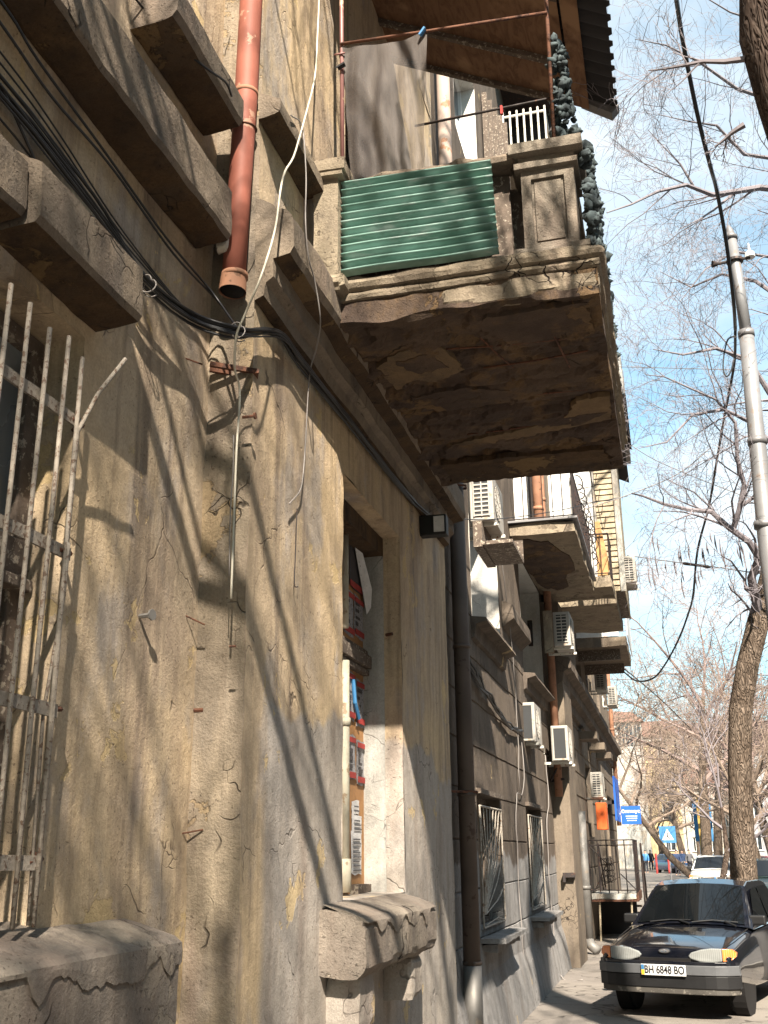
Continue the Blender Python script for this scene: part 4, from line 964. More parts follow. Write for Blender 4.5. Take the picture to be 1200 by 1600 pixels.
f = MB(); f.box(1.505, 1.52, 28.0, 31.0, 13.9, 13.95); f.box(1.505, 1.52, 28.9, 28.95, 12.9, 15.1); f.build('panel_joint', 'oldwood', s6)
# white-railed balcony high up, glimpsed under the canopy
p0, p1 = at(757, 262, 15.0), at(856, 246, 15.0)
s7 = slabbox('balcony', 'fascia', X2, p1.x + .03, 15.0, 17.6, p1.z - .22, p1.z - .06)
f = MB(); zt = at(850, 165, 15.0).z
for k in range(10): f.tube([(p0.x + (p1.x - p0.x) * k / 9, 15.0, p1.z - .05), (p0.x + (p1.x - p0.x) * k / 9, 15.0, zt)], .018, 6)
f.tube([(p0.x, 15.0, zt - .1), (p1.x, 15.0, zt - .1)], .022, 6); f.tube([(p0.x, 15.0, p1.z), (p1.x, 15.0, p1.z)], .018, 6); f.tube([(p1.x, 15.0, zt - .1), (p1.x, 17.6, zt - .1)], .02, 6); f.build('railing', 'whitebar', s7)
f = MB()
for k in range(5): f.prism([(X2 + .02 + .05 * k, 13.6 + .2 * k, 8.5), (X2 + .10 + .05 * k, 13.6 + .2 * k, 8.5), (X2 + .10 + .05 * k, 13.6 + .2 * k, 13), (X2 + .02 + .05 * k, 13.6 + .2 * k, 13)], (0, .04, 0))
f.build('wall_battens', 'oldwood', s7)
f = MB(); f.box(X2, p1.x, 17.3, 17.36, p1.z - .05, p1.z + 2.6); f.box(X2, p1.x + .05, 14.9, 17.6, p1.z + 2.6, p1.z + 2.75); f.build('dark_backing', 'iron', s7)  # dark panel and cover added to stand in for the shaded balcony interior

# pipes on the further building
def vpipe(x, y, z0, z1, r, mat, label, foot=False, group=None):
    t = wthing('drainpipe', label, 'drainpipe', group, base=(x, y, z0))
    MB().tube([(x, y, z0), (x, y, z1)], r, 12).build('pipe', mat, t, smooth=True)
    k = z0 + .9
    while k < z1: MB().tube([(x, y, k - .03), (x, y, k + .03)], r * 1.15, 12).build('joint_ring', mat, t, smooth=True); k += 2.1
    if foot: MB().tube([(x, y, z0 + .02), (x + .04, y - .05, z0 - .08), (x + .16, y - .12, z0 - .16)], r, 12).build('outlet', mat, t, smooth=True)
vpipe(.02, 17.95, 2.6, 13, .065, 'terra', 'rusty brown drainpipe in the angle of the grey building, behind the wall-mounted coolers')
vpipe(.13, 20.6, .22, 2.45, .085, 'zinc', 'short bare zinc downpipe with a bent outlet beside the porch', True)
vpipe(.1, 35.6, 2.5, 10.6, .07, 'terra', 'thin rust-red pipe at the far end of the grey building above the blue signs')
vpipe(.06, 16.9, 6.3, 9.6, .085, 'terra', 'stout orange-brown pipe behind the iron balcony railing')
cb2 = wthing('cable_bundle', 'thick bundle of old black cables running down to the pavement beside the zinc pipe', 'cables', base=(.1, 20.0, 0))
q = random.Random(4)
for k in range(9):
    a = q.uniform(0, 6.3); r0 = .05
    pts = [(X3 + .07 + r0 * math.cos(a) * q.uniform(.3, 1), 19.8 + (z - 2) * (-.06) + r0 * math.sin(a) * 2, z) for z in (.02, .6, 1.2, 1.9, 2.6, 3.4, 4.3)]
    wire(pts, q.uniform(.014, .024), 'cable', 'cable', 6, 3, .03, cb2, k)
for y0, z0, y1, z1, lab in ((10.6, 3.3, 14.6, 3.35, 'loose black cables drooping across the grey wall towards the white cooler'), (12.9, 2.3, 12.95, 3.3, 'pale cable dropping from the white cooler past the lower windows')):
    if y0 < 11:
        t = wthing('cable_bundle', lab, 'cables', base=(X2, y0, z0))
        for k in range(5): wire([(X2 + .04, y0 - .6, 3.95 - k * .02), (X2 + .05, y0, 3.62 - .03 * k), (X2 + .05, y0 + 1.4, 3.38 - .04 * q.random()), (X2 + .05, y0 + 2.7, 3.2 + .05 * q.random()), (X2 + .05, y0 + 3.9, 3.3)], .012, 'cable', 'cable', 5, 5, .05, t, k)
tag(wire([(X2 + .03, 14.5, 3.15), (X2 + .03, 14.3, 2.5), (X2 + .03, 13.6, 2.35), (X2 + .03, 13.55, 1.2), (X2 + .05, 13.5, .5)], .006, 'greywire', 'cable', 5, 6, .02), 'pale cable dropping between the two grilled lower windows', 'cable')
tag(wire([(X2 + .03, 17.2, 3.2), (X2 + .05, 17.15, 2.5), (X2 + .03, 16.9, 2.1), (X2 + .03, 16.9, .8), (X2 + .15, 16.6, .05), (.35, 16.4, .02)], .008, 'greywire', 'cable', 5, 6, .02), 'pale cable trailing down beside the second grilled window onto the pavement', 'cable')
tag(wire([(X2 + .04, 12.6, 6.6), (X2 + .05, 13.3, 5.2), (X2 + .05, 13.9, 4.0), (X2 + .05, 13.9, 2.5)], .006, 'greywire', 'cable', 5, 6, .02), 'thin pale cable hanging between the two white-framed windows', 'cable')

# ------------------------------------------------------------------ air conditioners
def make_ac(label, kind='louvre'):
    t = thing('air_conditioner', label, 'air conditioner', 'air conditioner units on the street walls')
    B(0, .27, 0, .78, 0, .56).build('casing', 'acwhite', t, bevel=.012)
    f = MB(); f.box(.045, .225, -.006, -.001, .05, .51); f.build('side_panel', 'acdark', t)
    f = MB()
    if kind == 'louvre':
        for k in range(9): f.box(.04, .23, -.016, -.007, .055 + k * .052, .073 + k * .052)
        for k in (.04, .13, .215): f.box(k, k + .014, -.018, -.010, .05, .51)
    else:
        f.box(.02, .042, -.014, .0, .02, .54); f.box(.228, .25, -.014, .0, .02, .54); f.box(.042, .228, -.014, .0, .02, .045); f.box(.042, .228, -.014, .0, .515, .54)
    f.build('side_grille', 'acwhite', t)
    f = MB(); n = 20
    for rr_ in (.08, .14, .20): f.tube([(.276, .30 + rr_ * math.cos(2 * math.pi * k / n), .28 + rr_ * math.sin(2 * math.pi * k / n)) for k in range(n + 1)], .006, 4)
    for k in range(8): a = math.pi * k / 8; f.tube([(.278, .30 - .21 * math.cos(a), .28 - .21 * math.sin(a)), (.278, .30 + .21 * math.cos(a), .28 + .21 * math.sin(a))], .004, 4)
    f.build('fan_grille', 'acwhite', t); MB().tube([(.268, .30, .28), (.272, .30, .28)], .215, 24).build('fan_opening', 'acdark', t)
    for y in (.1, .62):
        f = MB(); f.box(-.16, .30, y, y + .035, -.035, 0); f.box(-.16, -.13, y, y + .035, -.035, .30); f.build('bracket', 'whitebar', t)
    return t
a0 = make_ac('white louvred cooler high above the white window, just past the brown drainpipe'); a1 = make_ac('white cooler with a dark open end panel, nearest above the lower grilled windows', 'panel')
def put(src, px, py, Y, label, first=False, dx=0.0, s=1.0):
    """px,py: lower left corner of the near end face"""
    o = src if first else dup(src, label=label)
    o.location = at(px, py, Y); o.scale = (s, s, s); return o
put(a0, 735, 815, 11.3, '', True)
put(a1, 808, 1160, 15.0, '', True, s=.98)
put(a1, 863, 1190, 17.3, 'smaller-looking white cooler beside the brown pipe, right of the dark-panelled one')
put(a0, 866, 1010, 17.0, 'tall white louvred cooler hung in a frame below the iron-railed balcony')
put(a0, 924, 1246, 24.0, 'grey-white louvred cooler above the orange box over the porch', s=.95)
put(a0, 974, 910, 20.6, 'white cooler jutting out beside the pale lath screen', s=.95)
put(a0, 930, 1078, 26.5, 'shadowed cooler under the white-panelled balcony', s=.98)
o = put(a0, 950, 1102, 29.0, 'darkest cooler, farthest out under the white-panelled balcony', s=.9)
f = MB(); f.box(0, .34, 11.25, 12.2, 5.02, 5.06); f.box(0, .34, 12.17, 12.2, 5.06, 5.30); f.box(-.1, .0, 11.25, 12.2, 5.0, 5.30); f.build('cooler_tray', 'oldwood', b2)
f = MB(); f.box(.36, .42, 20.5, 21.5, 6.4, 6.42); f.build('tray', 'galv', s4)
f = MB(); p = at(848, 955, 16.95); q_ = at(866, 1020, 16.95); f.box(p.x, q_.x, 16.93, 16.96, q_.z, p.z); f.build('cooler_backboard', 'fascia', b2)

# ------------------------------------------------------------------ signs and small wall things
p = at(1000, 1258, 40); YS = 33.6
a, b = at(972, 1288, YS), at(1000, 1259, YS)
sg = wthing('projecting_sign', 'square blue sign with white lettering sticking out from the far end of the grey building', 'sign', base=(a.x, YS, a.z))
B(a.x, b.x, YS, YS + .05, a.z, b.z).build('panel', 'signblue', sg)
B(X3, a.x + .02, YS + .01, YS + .03, (a.z + b.z) / 2, (a.z + b.z) / 2 + .03).build('bracket', 'iron', sg)
def wtext(*args, **k):
    o = text(*args, **k); pr = o.parent
    if pr.name in WORLD_ROOTS: o.matrix_parent_inverse = Matrix.Translation(pr.location).inverted()
    return o
cx_ = (a.x + b.x) / 2; w_ = b.x - a.x
wtext('Оптикус', .135, 'signwhite', 'lettering', sg, (cx_, YS - .004, a.z + (b.z - a.z) * .70), (R(90), 0, 0))
for k, t_ in enumerate(('Очки Линзы', 'Контактные', 'т.7029727')):
    pass
f = MB(); q = random.Random(1)
for k in range(3):
    z = a.z + (b.z - a.z) * (.42 - .12 * k); x = a.x + w_ * (.22 + .03 * k)
    while x < b.x - w_ * (.2 + .03 * k): l = q.uniform(.012, .03); f.box(x, x + l, YS - .004, YS - .001, z, z + .022); x += l + .008
f.build('lettering', 'signwhite', sg)
Yw = 31.2
sw = wthing('wall_sign', 'tall narrow blue sign panel flat against the grey building, left of the square sign', 'sign', base=(.55, Yw, 2.5))
B(X3 + .22, X3 + .27, Yw, Yw + 2.2, 2.55, 3.75).build('panel', 'signblue', sw); B(X3, X3 + .22, Yw + .2, Yw + .3, 3.0, 3.1).build('bracket', 'iron', sw); B(X3 + .272, X3 + .275, Yw + 1.5, Yw + 2.0, 2.75, 2.80).build('lettering', 'signwhite', sw)
p = at(930, 1254, 24.0); f = MB(); f.box(p.x, p.x + .22, 24.0, 24.5, p.z - .56, p.z); o = f.build('orange_box', 'orange', bevel=.01); tag(o, 'bright orange box on the wall under the cooler over the porch', 'box')
# second railing lamp-like bracket on the pier, dark iron
f = MB(); f.tube([(X2, 18.0, 2.85), (.12, 17.9, 2.87)], .02, 6); f.tube([(-.1, 17.9, 2.85), (.02, 17.9, 3.05)], .02, 6)
tag(f.build('pole_bracket', 'iron'), 'black iron bracket stub on the pale pier right of the lower windows', 'bracket')
f = MB(); f.box(.0, .18, 18.08, 18.18, 1.35, 1.42); f.box(-.01, .03, 18.05, 18.2, 1.28, 1.42); tag(f.build('pipe_stub', 'iron'), 'dark horizontal pipe stub clamped low on the pale pier', 'pipe')
# lantern on the white reveal
p = at(828, 990, 17.6); f = MB(); f.box(p.x - .03, p.x + .05, 17.55, 17.6, p.z - .22, p.z + .22); f.box(p.x - .01, p.x + .03, 17.53, 17.549, p.z - .15, p.z + .15)
tag(f.build('wall_lamp', 'iron', bevel=.01), 'narrow dark wall lamp on the white window reveal below the iron railing', 'lamp')

# ------------------------------------------------------------------ porch
PX0, PX1, PY0, PY1 = X3 + .02, .93, 23.4, 25.6
po = wthing('porch', 'raised metal porch landing with wrought-iron railing and steps against the grey building', 'porch', base=(.5, 24.5, 0))
m = MB(.006, 3); m.box(PX0, PX1, PY0, PY1, .80, .92, .1, .02); m.build('landing', 'farpale', po)
f = MB(); f.box(PX0, PX1 + .03, PY0 - .03, PY0, .76, .80); f.box(PX1, PX1 + .03, PY0, PY1, .76, .92); f.build('rim', 'rust', po)
for x in (PX0 + .12, PX1 - .15): MB().tube([(x, PY0 + .1, 0), (x + .03, PY0 + .05, .78)], .02, 6).build('leg', 'palewood', po)
f = MB()
for z in (.98, 1.86, 1.96): f.tube([(PX0, PY0, z), (PX1, PY0, z)], .012, 5)
for k in range(6): x = PX0 + (PX1 - PX0) * k / 5; f.tube([(x, PY0, .92), (x, PY0, 1.96)], .012 if k else .015, 5)
for k in range(16):
    x = PX0 + .3 + .04 * (k % 4) * 1.2; z = 1.2 + .11 * (k // 4)
    f.tube([(x + .06 * math.cos(a_), PY0 - .01, z + .07 * math.sin(a_)) for a_ in [2 * math.pi * j / 9 + k for j in range(9)]], .006, 4)
f.tube([(PX0, PY0, 1.86), (PX0 + .35, PY0, 1.5), (PX0 + .08, PY0, .98)], .010, 4); f.tube([(PX1, PY0, .98), (PX1 - .3, PY0, 1.3)], .01, 4)
f.tube([(PX1, PY0, 1.96), (PX1, PY1, 1.96)], .014, 5); f.tube([(PX1, PY0, 1.3), (PX1, PY1, 1.3)], .012, 5)
for k in range(8): f.tube([(PX1, PY0 + .3 * k, .92), (PX1, PY0 + .3 * k, 1.96)], .010, 4)
f.build('railing', 'iron', po)
f = MB()
for k in range(5): f.box(PX0, PX1, PY1 + .28 * k, PY1 + .28 * k + .27, .74 - .16 * k - .04, .74 - .16 * k)
f.build('steps', 'oldwood', po)
f = MB(); f.box(PX1 - .02, PX1 + .04, PY1, PY1 + 1.3, .0, .03)
for x in (PX0 + .05, PX1 + .08):
    f.tube([(x, PY1, 1.9), (x, PY1 + 1.6, .95), (x, PY1 + 1.6, 0)], .02, 6); f.tube([(x, PY1, 1.4), (x, PY1 + 1.6, .5)], .015, 5); f.tube([(x, PY1, .0), (x, PY1, 1.9)], .025, 6)
f.build('handrail', 'iron', po)
f = MB(); f.box(PX0, PX1 - .1, PY1 - .05, PY1, .0, .75); f.build('back_board', 'slate', po)
"""ENDG2"""

# ================================================================== TREES
def inview(p):
    v = p - CAM; x = sum(AX[i][0] * v[i] for i in range(3)); y = sum(AX[i][1] * v[i] for i in range(3)); z = sum(AX[i][2] * v[i] for i in range(3))
    return z > .02 and abs(x / z) < .40 and abs(y / z) < .52
OUT = [None]; MINX = [None]
def grow(mb, p, d, L, r, lvl, q, nch=(6, 6, 5, 4), up=.12, sides=(7, 5, 4, 3, 3), rmin=.004, droop=0.0, wander=.22, spread=(.5, 1.05)):
    n = 5 if lvl < 3 else 3; pts = [Vector(p)]; rs = [r]; dd = Vector(d).normalized()
    for k in range(n):
        dd = (dd + Vector((q.uniform(-1, 1), q.uniform(-1, 1), q.uniform(-1, 1) + up - droop)) * wander).normalized()
        pts.append(pts[-1] + dd * L / n); rs.append(max(rmin * .7, r * (1 - .78 * (k + 1) / n)))
    if OUT[0] and any(inview(p_ + OUT[0]) for p_ in pts): return
    if MINX[0] is not None and min(p_.x for p_ in pts) < MINX[0]: return
    mb.tube(pts, rs, sides[min(lvl, 4)], cap=False)
    if lvl >= len(nch): return
    for c in range(nch[lvl]):
        t = .22 + .78 * (c + q.random()) / nch[lvl]; i = min(n - 1, int(t * n)); fr = t * n - i
        b = pts[i].lerp(pts[i + 1], min(1, fr)); rr_ = rs[i] + (rs[i + 1] - rs[i]) * fr
        ax = (pts[i + 1] - pts[i]).normalized(); side = ax.orthogonal().normalized(); side.rotate(Matrix.Rotation(q.uniform(0, 6.283), 3, ax))
        an = q.uniform(*spread); nd = ax * math.cos(an) + side * math.sin(an)
        grow(mb, b, nd, L * q.uniform(.42, .68), max(rmin, rr_ * q.uniform(.5, .7)), lvl + 1, q, nch, up, sides, rmin, droop, wander, spread)

def fulltree(label, base, H, r, seed, lean=(0, 0), twig='twigpink', limbs=7, nch=(6, 6, 5), fork=.35, rmin=.012, group=None, barkm='bark', spread=.62):
    q = random.Random(seed); base = Vector(base)
    t = thing('tree', label, 'tree', group, base)
    top = Vector((lean[0], lean[1], H * fork)); mid = top * .5 + Vector((q.uniform(-.2, .2), q.uniform(-.2, .2), 0)); ht = top + Vector((lean[0] * .8 + q.uniform(-.5, .5), q.uniform(-.5, .5), H * .30))
    MB().tube([(0, 0, -.05), (0, 0, .2), mid, top, ht], [r * 1.25, r, r * .9, r * .72, r * .3], 12).build('trunk', barkm, t, smooth=True)
    m = MB()
    for k in range(limbs):
        tt = k / max(1, limbs - 1); p = top.lerp(ht, tt) if k else top
        a = k * 2.4 + q.uniform(-.4, .4); el = .55 + .8 * tt + q.uniform(-.15, .2)
        d = Vector((math.cos(a) * math.cos(el) * spread * 1.6, math.sin(a) * math.cos(el) * spread * 1.6, math.sin(el)))
        grow(m, p, d, H * q.uniform(.34, .50), r * (.55 - .25 * tt), 0, q, nch, .10, (6, 4, 3, 3, 3), rmin)
    m.build('crown', twig, t)
    return t

# leaning street tree to the right of the dark car
Y1 = 18.0
def P1(px, py, dy=0): return at(px, py, Y1 + dy)
sc = 18.6 / 1650
tt = wthing('tree', 'nearest street tree with a bare curving trunk rising behind the dark parked car', 'tree', base=(at(1164, 1400, Y1).x, Y1, 0))
path = [(1170, 1490, 40), (1163, 1385, 37), (1159, 1300, 33), (1156, 1200, 32), (1157, 1110, 32), (1168, 1040, 31), (1184, 975, 31), (1203, 900, 28), (1228, 800, 26), (1258, 640, 24), (1285, 480, 20), (1300, 330, 16), (1290, 180, 11), (1280, 50, 7)]
MB().tube([P1(a, b) for a, b, c in path], [c * sc / 2 for a, b, c in path], 16).build('trunk', 'bark', tt, smooth=True)
m = MB(); q = random.Random(21); MINX[0] = 1.3
limbs = [
 ([(1190, 965), (1180, 935), (1176, 905), (1184, 872), (1170, 845), (1140, 822), (1110, 797), (1075, 795), (1040, 785), (1000, 776), (985, 772)], .085, 0, -2.5),
 ([(1146, 825), (1158, 800), (1160, 760), (1150, 715), (1146, 660), (1120, 625), (1085, 612), (1040, 590), (1010, 585)], .05, -.8, -2),
 ([(1182, 870), (1200, 850), (1235, 830)], .045, 0, .5),
 ([(1160, 790), (1185, 770), (1200, 740), (1195, 700), (1175, 660), (1165, 620)], .035, -.6, -1),
 ([(1240, 740), (1205, 690), (1170, 655), (1130, 640), (1085, 650), (1040, 690), (1000, 700)], .05, 0, -2),
 ([(1250, 660), (1205, 615), (1170, 560), (1120, 545), (1070, 555), (1020, 545)], .06, 0, -1.5),
 ([(1275, 520), (1225, 470), (1180, 440), (1130, 430), (1080, 450), (1030, 425)], .055, 0, 1.5),
 ([(1295, 360), (1235, 300), (1190, 292), (1150, 300), (1110, 303), (1070, 290), (1030, 300), (985, 318), (950, 330)], .075, 0, -3),
 ([(1150, 300), (1115, 330), (1090, 345), (1060, 360)], .03, -1, -1.5),
 ([(1085, 290), (1060, 255), (1035, 232), (1010, 205)], .025, -1.4, -2),
 ([(1298, 300), (1220, 250), (1165, 240), (1120, 195), (1080, 190), (1030, 180)], .05, 0, -2),
 ([(1290, 200), (1220, 160), (1150, 140), (1090, 95), (1040, 70), (990, 60)], .05, 0, -3),
 ([(1280, 60), (1210, 40), (1140, 20), (1080, -20)], .04, 0, -2),
 ([(1297, 330), (1240, 380), (1200, 400), (1150, 395), (1100, 420), (1060, 470)], .045, 0, -1),
]
for lp_, r0, dy0, dy1 in limbs:
    n = len(lp_); pts = []
    for i, (a, b) in enumerate(lp_): pts.append(P1(a, b, dy0 + (dy1 - dy0) * i / (n - 1)) + Vector((q.uniform(-.03, .03), 0, q.uniform(-.03, .03))))
    rs = [max(.006, r0 * (1 - .88 * i / (n - 1))) for i in range(n)]
    m.tube(pts, rs, 7, cap=False)
    for i in range(1, n):
        for k in range(2 if i % 2 else 1):
            b = pts[i - 1].lerp(pts[i], q.random()); ax = (pts[i] - pts[i - 1]).normalized(); side = ax.orthogonal().normalized(); side.rotate(Matrix.Rotation(q.uniform(0, 6.28), 3, ax))
            d = ax * .75 + side * q.uniform(.5, 1.0)
            grow(m, b, d, q.uniform(.9, 2.0), rs[i] * .42 + .003, 1, q, (6, 5, 4, 3), .05, (6, 4, 3, 3, 3), .0032, 0, .30)
m.build('crown', 'twig', tt)
MINX[0] = None
# hanging seed pods
for k in range(34):
    m = MB(); p = P1(q.uniform(1010, 1190), q.uniform(830, 900), q.uniform(-2, 0)); l = q.uniform(.15, .4); m.tube([p, p + Vector((0, 0, -l * .5)), p + Vector((.02, 0, -l))], [.004, .014, .004], 4); m.build('seed_pod', 'twig', tt)

# trunk crossing the top right corner, close by
nt = wthing('tree', 'thick dark furrowed trunk bulging into the top right corner of the view', 'tree', base=(3.75, 7, 0))
tp = [(3.80, 7, -.05), (3.78, 7, .3), (3.62, 7, 2.4), (3.40, 7, 4.6), (3.26, 7, 6.0), (3.13, 7, 7.0), (3.09, 7, 7.6), (3.16, 7, 8.4), (3.35, 7, 9.6), (3.45, 6.8, 11)]
MB().tube(tp, [.40, .34, .30, .28, .27, .27, .29, .27, .24, .18], 18).build('trunk', 'barkdark', nt, smooth=True)
m = MB(); q = random.Random(5)
for k in range(3):
    a = q.uniform(0, 6.28); z = q.uniform(9.3, 11); grow(m, (3.4, 6.9, z), (math.cos(a), math.sin(a), .7), q.uniform(2.5, 4), .09, 0, q, (5, 4, 4), .1, rmin=.005)
for (px, py, d_, L_) in ((1165, 92, (-1, .5, .15), .8), (1163, 195, (-.6, .3, -.1), .25)):
    grow(m, at(px, py, 7), d_, L_, .025, 1, q, (6, 5, 5, 4), .0, rmin=.003)
m.build('crown', 'twig', nt)

# street trees behind the viewpoint, whose shadows fall on the walls
q = random.Random(9)
for i, (x, y, H, sd_) in enumerate(((4.3, -7.0, 13.0, 3), (3.6, -12.5, 14.0, 8), (3.6, 1.6, 11.0, 15), (6.6, -13.5, 19.0, 5), (3.3, -4.0, 11.0, 23))):
    t = thing('tree', ['bare street tree behind the viewpoint, near the kerb', 'farther bare street tree behind the viewpoint', 'bare street tree beside the viewpoint', 'tallest bare tree behind the viewpoint, by the road', 'slim bare street tree nearest behind the viewpoint'][i], 'tree', 'street trees beside the pavement', (x, y, 0))
    qq = random.Random(sd_); OUT[0] = Vector((x, y, 0))
    MB().tube([(0, 0, -.05), (0, 0, .3), (.1, 0, H * .2), (-.1, .1, H * .38), (-.2, .2, H * .6)], [.3, .24, .21, .18, .10], 12).build('trunk', 'bark', t, smooth=True)
    m = MB()
    for k in range(9):
        a = k * 2.39 + .6; el = qq.uniform(.45, 1.2); d = (math.cos(a) * math.cos(el) - .35, math.sin(a) * math.cos(el), math.sin(el))
        grow(m, (-.1 - .1 * (k / 9), .1, H * (.36 + .24 * k / 9)), d, H * qq.uniform(.34, .5), .085 - .004 * k, 0, qq, (5, 5, 4), .1, (7, 5, 4, 3, 3), .008, 0, .2)
    m.build('crown', 'twig', t)

OUT[0] = None
# trees down the street
far = [  # px base, Y, H, r, seed, lean, twig, label
 (1132, 27, 5.0, .09, 31, (.1, .6), 'twig', 'thin dark sapling just left of the nearest curving trunk'),
 (1090, 55, 9.5, .17, 32, (-2.2, 0), 'twigtan', 'tree with a trunk arching far left over the pavement behind the blue sign'),
 (1103, 60, 15.0, .30, 33, (.2, 0), 'twigpink', 'tall upright tree behind the arching one, its crown highest in the middle distance'),
 (1120, 72, 12, .3, 34, (.3, 0), 'twigtan', 'bare tree behind the white parked car'),
 (1190, 46, 7.5, .22, 35, (-.4, 0), 'twigtan', 'bare tree right of the curving trunk, beside the parked cars'),
 (1160, 84, 13, .32, 36, (0, 0), 'twigpink', 'far bare tree half hidden by the nearest curving trunk'),
 (1070, 95, 10, .3, 37, (-.5, 0), 'twigtan', 'far bare tree in front of the yellow building'),
 (1215, 62, 10, .3, 38, (-.6, 0), 'twigpink', 'bare tree at the right edge down the street'),
 (1040, 98, 7, .22, 39, (-.4, 0), 'twigtan', 'small far tree closest to the yellow building front'),
 (1095, 104, 14, .3, 40, (0, 0), 'twigpink', 'farthest tall bare tree above the pedestrians'),
]
for px, Y, H, r, sd_, lean, tw, lab in far:
    b = at(px, 1340, Y); dense = (6, 6, 5) if Y > 50 else (6, 5, 5)
    fulltree(lab, (b.x, Y, 0), H, r, sd_, lean, tw, 9 if Y > 40 else 4, dense if r > .1 else (5, 4, 3), .34 if sd_ != 32 else .3, .013 if Y > 50 else (.010 if Y > 40 else .008), 'bare trees lining the street', 'bark' if r > .1 else 'barkdark', spread=.8)

# ================================================================== POLE AND OVERHEAD WIRES
YP = 15.5
pl = wthing('street_pole', 'tall silver tramway pole with a pointed cap and a crossbar, upper right', 'pole', base=(at(1205, 1500, YP).x, YP, 0))
pts = [(1262, 1300), (1232, 1100), (1200, 860), (1180, 660), (1166, 520)]
MB().tube([(at(1240, 1500, YP).x, YP, 0)] + [at(a, b, YP) for a, b in pts], [.15, .145, .14, .13, .12, .11], 20).build('pole', 'zincpole', pl, smooth=True)
MB().tube([at(1166, 523, YP), at(1154, 440, YP), at(1143, 376, YP)], [.088, .085, .078], 18).build('upper_pole', 'zincpole', pl, smooth=True)
for (px, py, r) in ((1166, 522, .122), (1183, 690, .138), (1194, 820, .146)):
    a = at(px, py, YP); MB().tube([a - Vector((0, 0, .05)), a + Vector((0, 0, .05))], r, 18).build('pole_collar', 'galv', pl, smooth=True)
a = at(1142, 374, YP); MB().tube([a, a + Vector((0, 0, .05)), a + Vector((0, 0, .08)), a + Vector((0, 0, .14)), a + Vector((-.01, 0, .2)), a + Vector((-.01, 0, .27))], [.105, .105, .075, .06, .045, .004], 16).build('pole_cap', 'galv', pl, smooth=True)
c1, c2 = at(1118, 413, YP), at(1172, 402, YP); f = MB(); f.tube([c1, c2], .025, 8); c_ = at(1148, 408, YP); f.tube([c_ - Vector((0, 0, .02)), c_ + Vector((0, 0, .02))], .13, 16); f.build('crossbar', 'iron', pl)
for c in (c1,): MB().tube([c - Vector((.05, .02, 0)), c + Vector((.03, 0, 0))], [.06, .03], 10).build('insulator', 'iron', pl)
MB().tube([c2 - Vector((0, 0, .0)), c2 + Vector((0, 0, .08)), c2 + Vector((0, 0, .12)), c2 + Vector((0, 0, .25))], [.08, .07, .02, .01], 10).build('insulator', 'pvc', pl)
def aw(pts, r, mat, label, ys):
    P = [at(a, b, ys[0] + (ys[1] - ys[0]) * i / (len(pts) - 1)) for i, (a, b) in enumerate(pts)]
    return tag(wire(P, r, mat, 'overhead_cable', 6, 6), label, 'cable')
aw([(1050, -40), (1057, 0), (1068, 70), (1090, 180), (1110, 260), (1120, 298), (1135, 380), (1146, 470), (1149, 515)], .026, 'cable', 'thickest black cable crossing the sky down to the silver pole', (9, 15.3))
aw([(1149, 515), (1147, 570), (1132, 650), (1120, 720), (1108, 790), (1090, 860), (1083, 930), (1075, 960), (1060, 1000), (1038, 1040), (1020, 1060), (995, 1064), (975, 1050), (968, 1045)], .022, 'cable', 'black cable sagging from the silver pole to the far grey building', (15.3, 30))
aw([(1149, 525), (1138, 530), (1132, 550), (1130, 575), (1135, 588), (1142, 580), (1147, 560)], .012, 'cable', 'loop of spare black cable hanging beside the silver pole', (15.2, 15.2))
aw([(960, 573), (1080, 576), (1200, 580), (1300, 585)], .010, 'greywire', 'thin level wire crossing the sky highest on the right', (28, 20))
aw([(980, 868), (1060, 879), (1110, 885), (1200, 898), (1300, 910)], .012, 'greywire', 'span wire with an insulator crossing below the middle of the sky', (28, 18))
a, b = at(1066, 880, 25), at(1110, 886, 23.2); tag(MB().tube([a, a.lerp(b, .1), a.lerp(b, .5), a.lerp(b, .9), b], [.02, .04, .03, .04, .02], 8).build('wire_insulator', 'iron'), 'long dark insulator on the span wire in the sky', 'insulator')
aw([(940, 660), (1000, 705), (1060, 735), (1200, 790)], .009, 'greywire', 'thin wire sloping down to the right through the twigs', (26, 20))
aw([(900, 800), (985, 772), (1060, 740), (1110, 700)], .009, 'greywire', 'thin wire rising to the right through the twigs', (16, 18))
aw([(655, 803), (760, 812), (860, 800), (930, 785), (980, 775)], .006, 'cable', 'thin black wire stretched from under the near balcony to the far balconies', (8.6, 18))
aw([(975, 1045), (1000, 1065), (1040, 1100), (1080, 1140)], .02, 'cable', 'short wire running down from the far eaves into the trees', (30, 45))

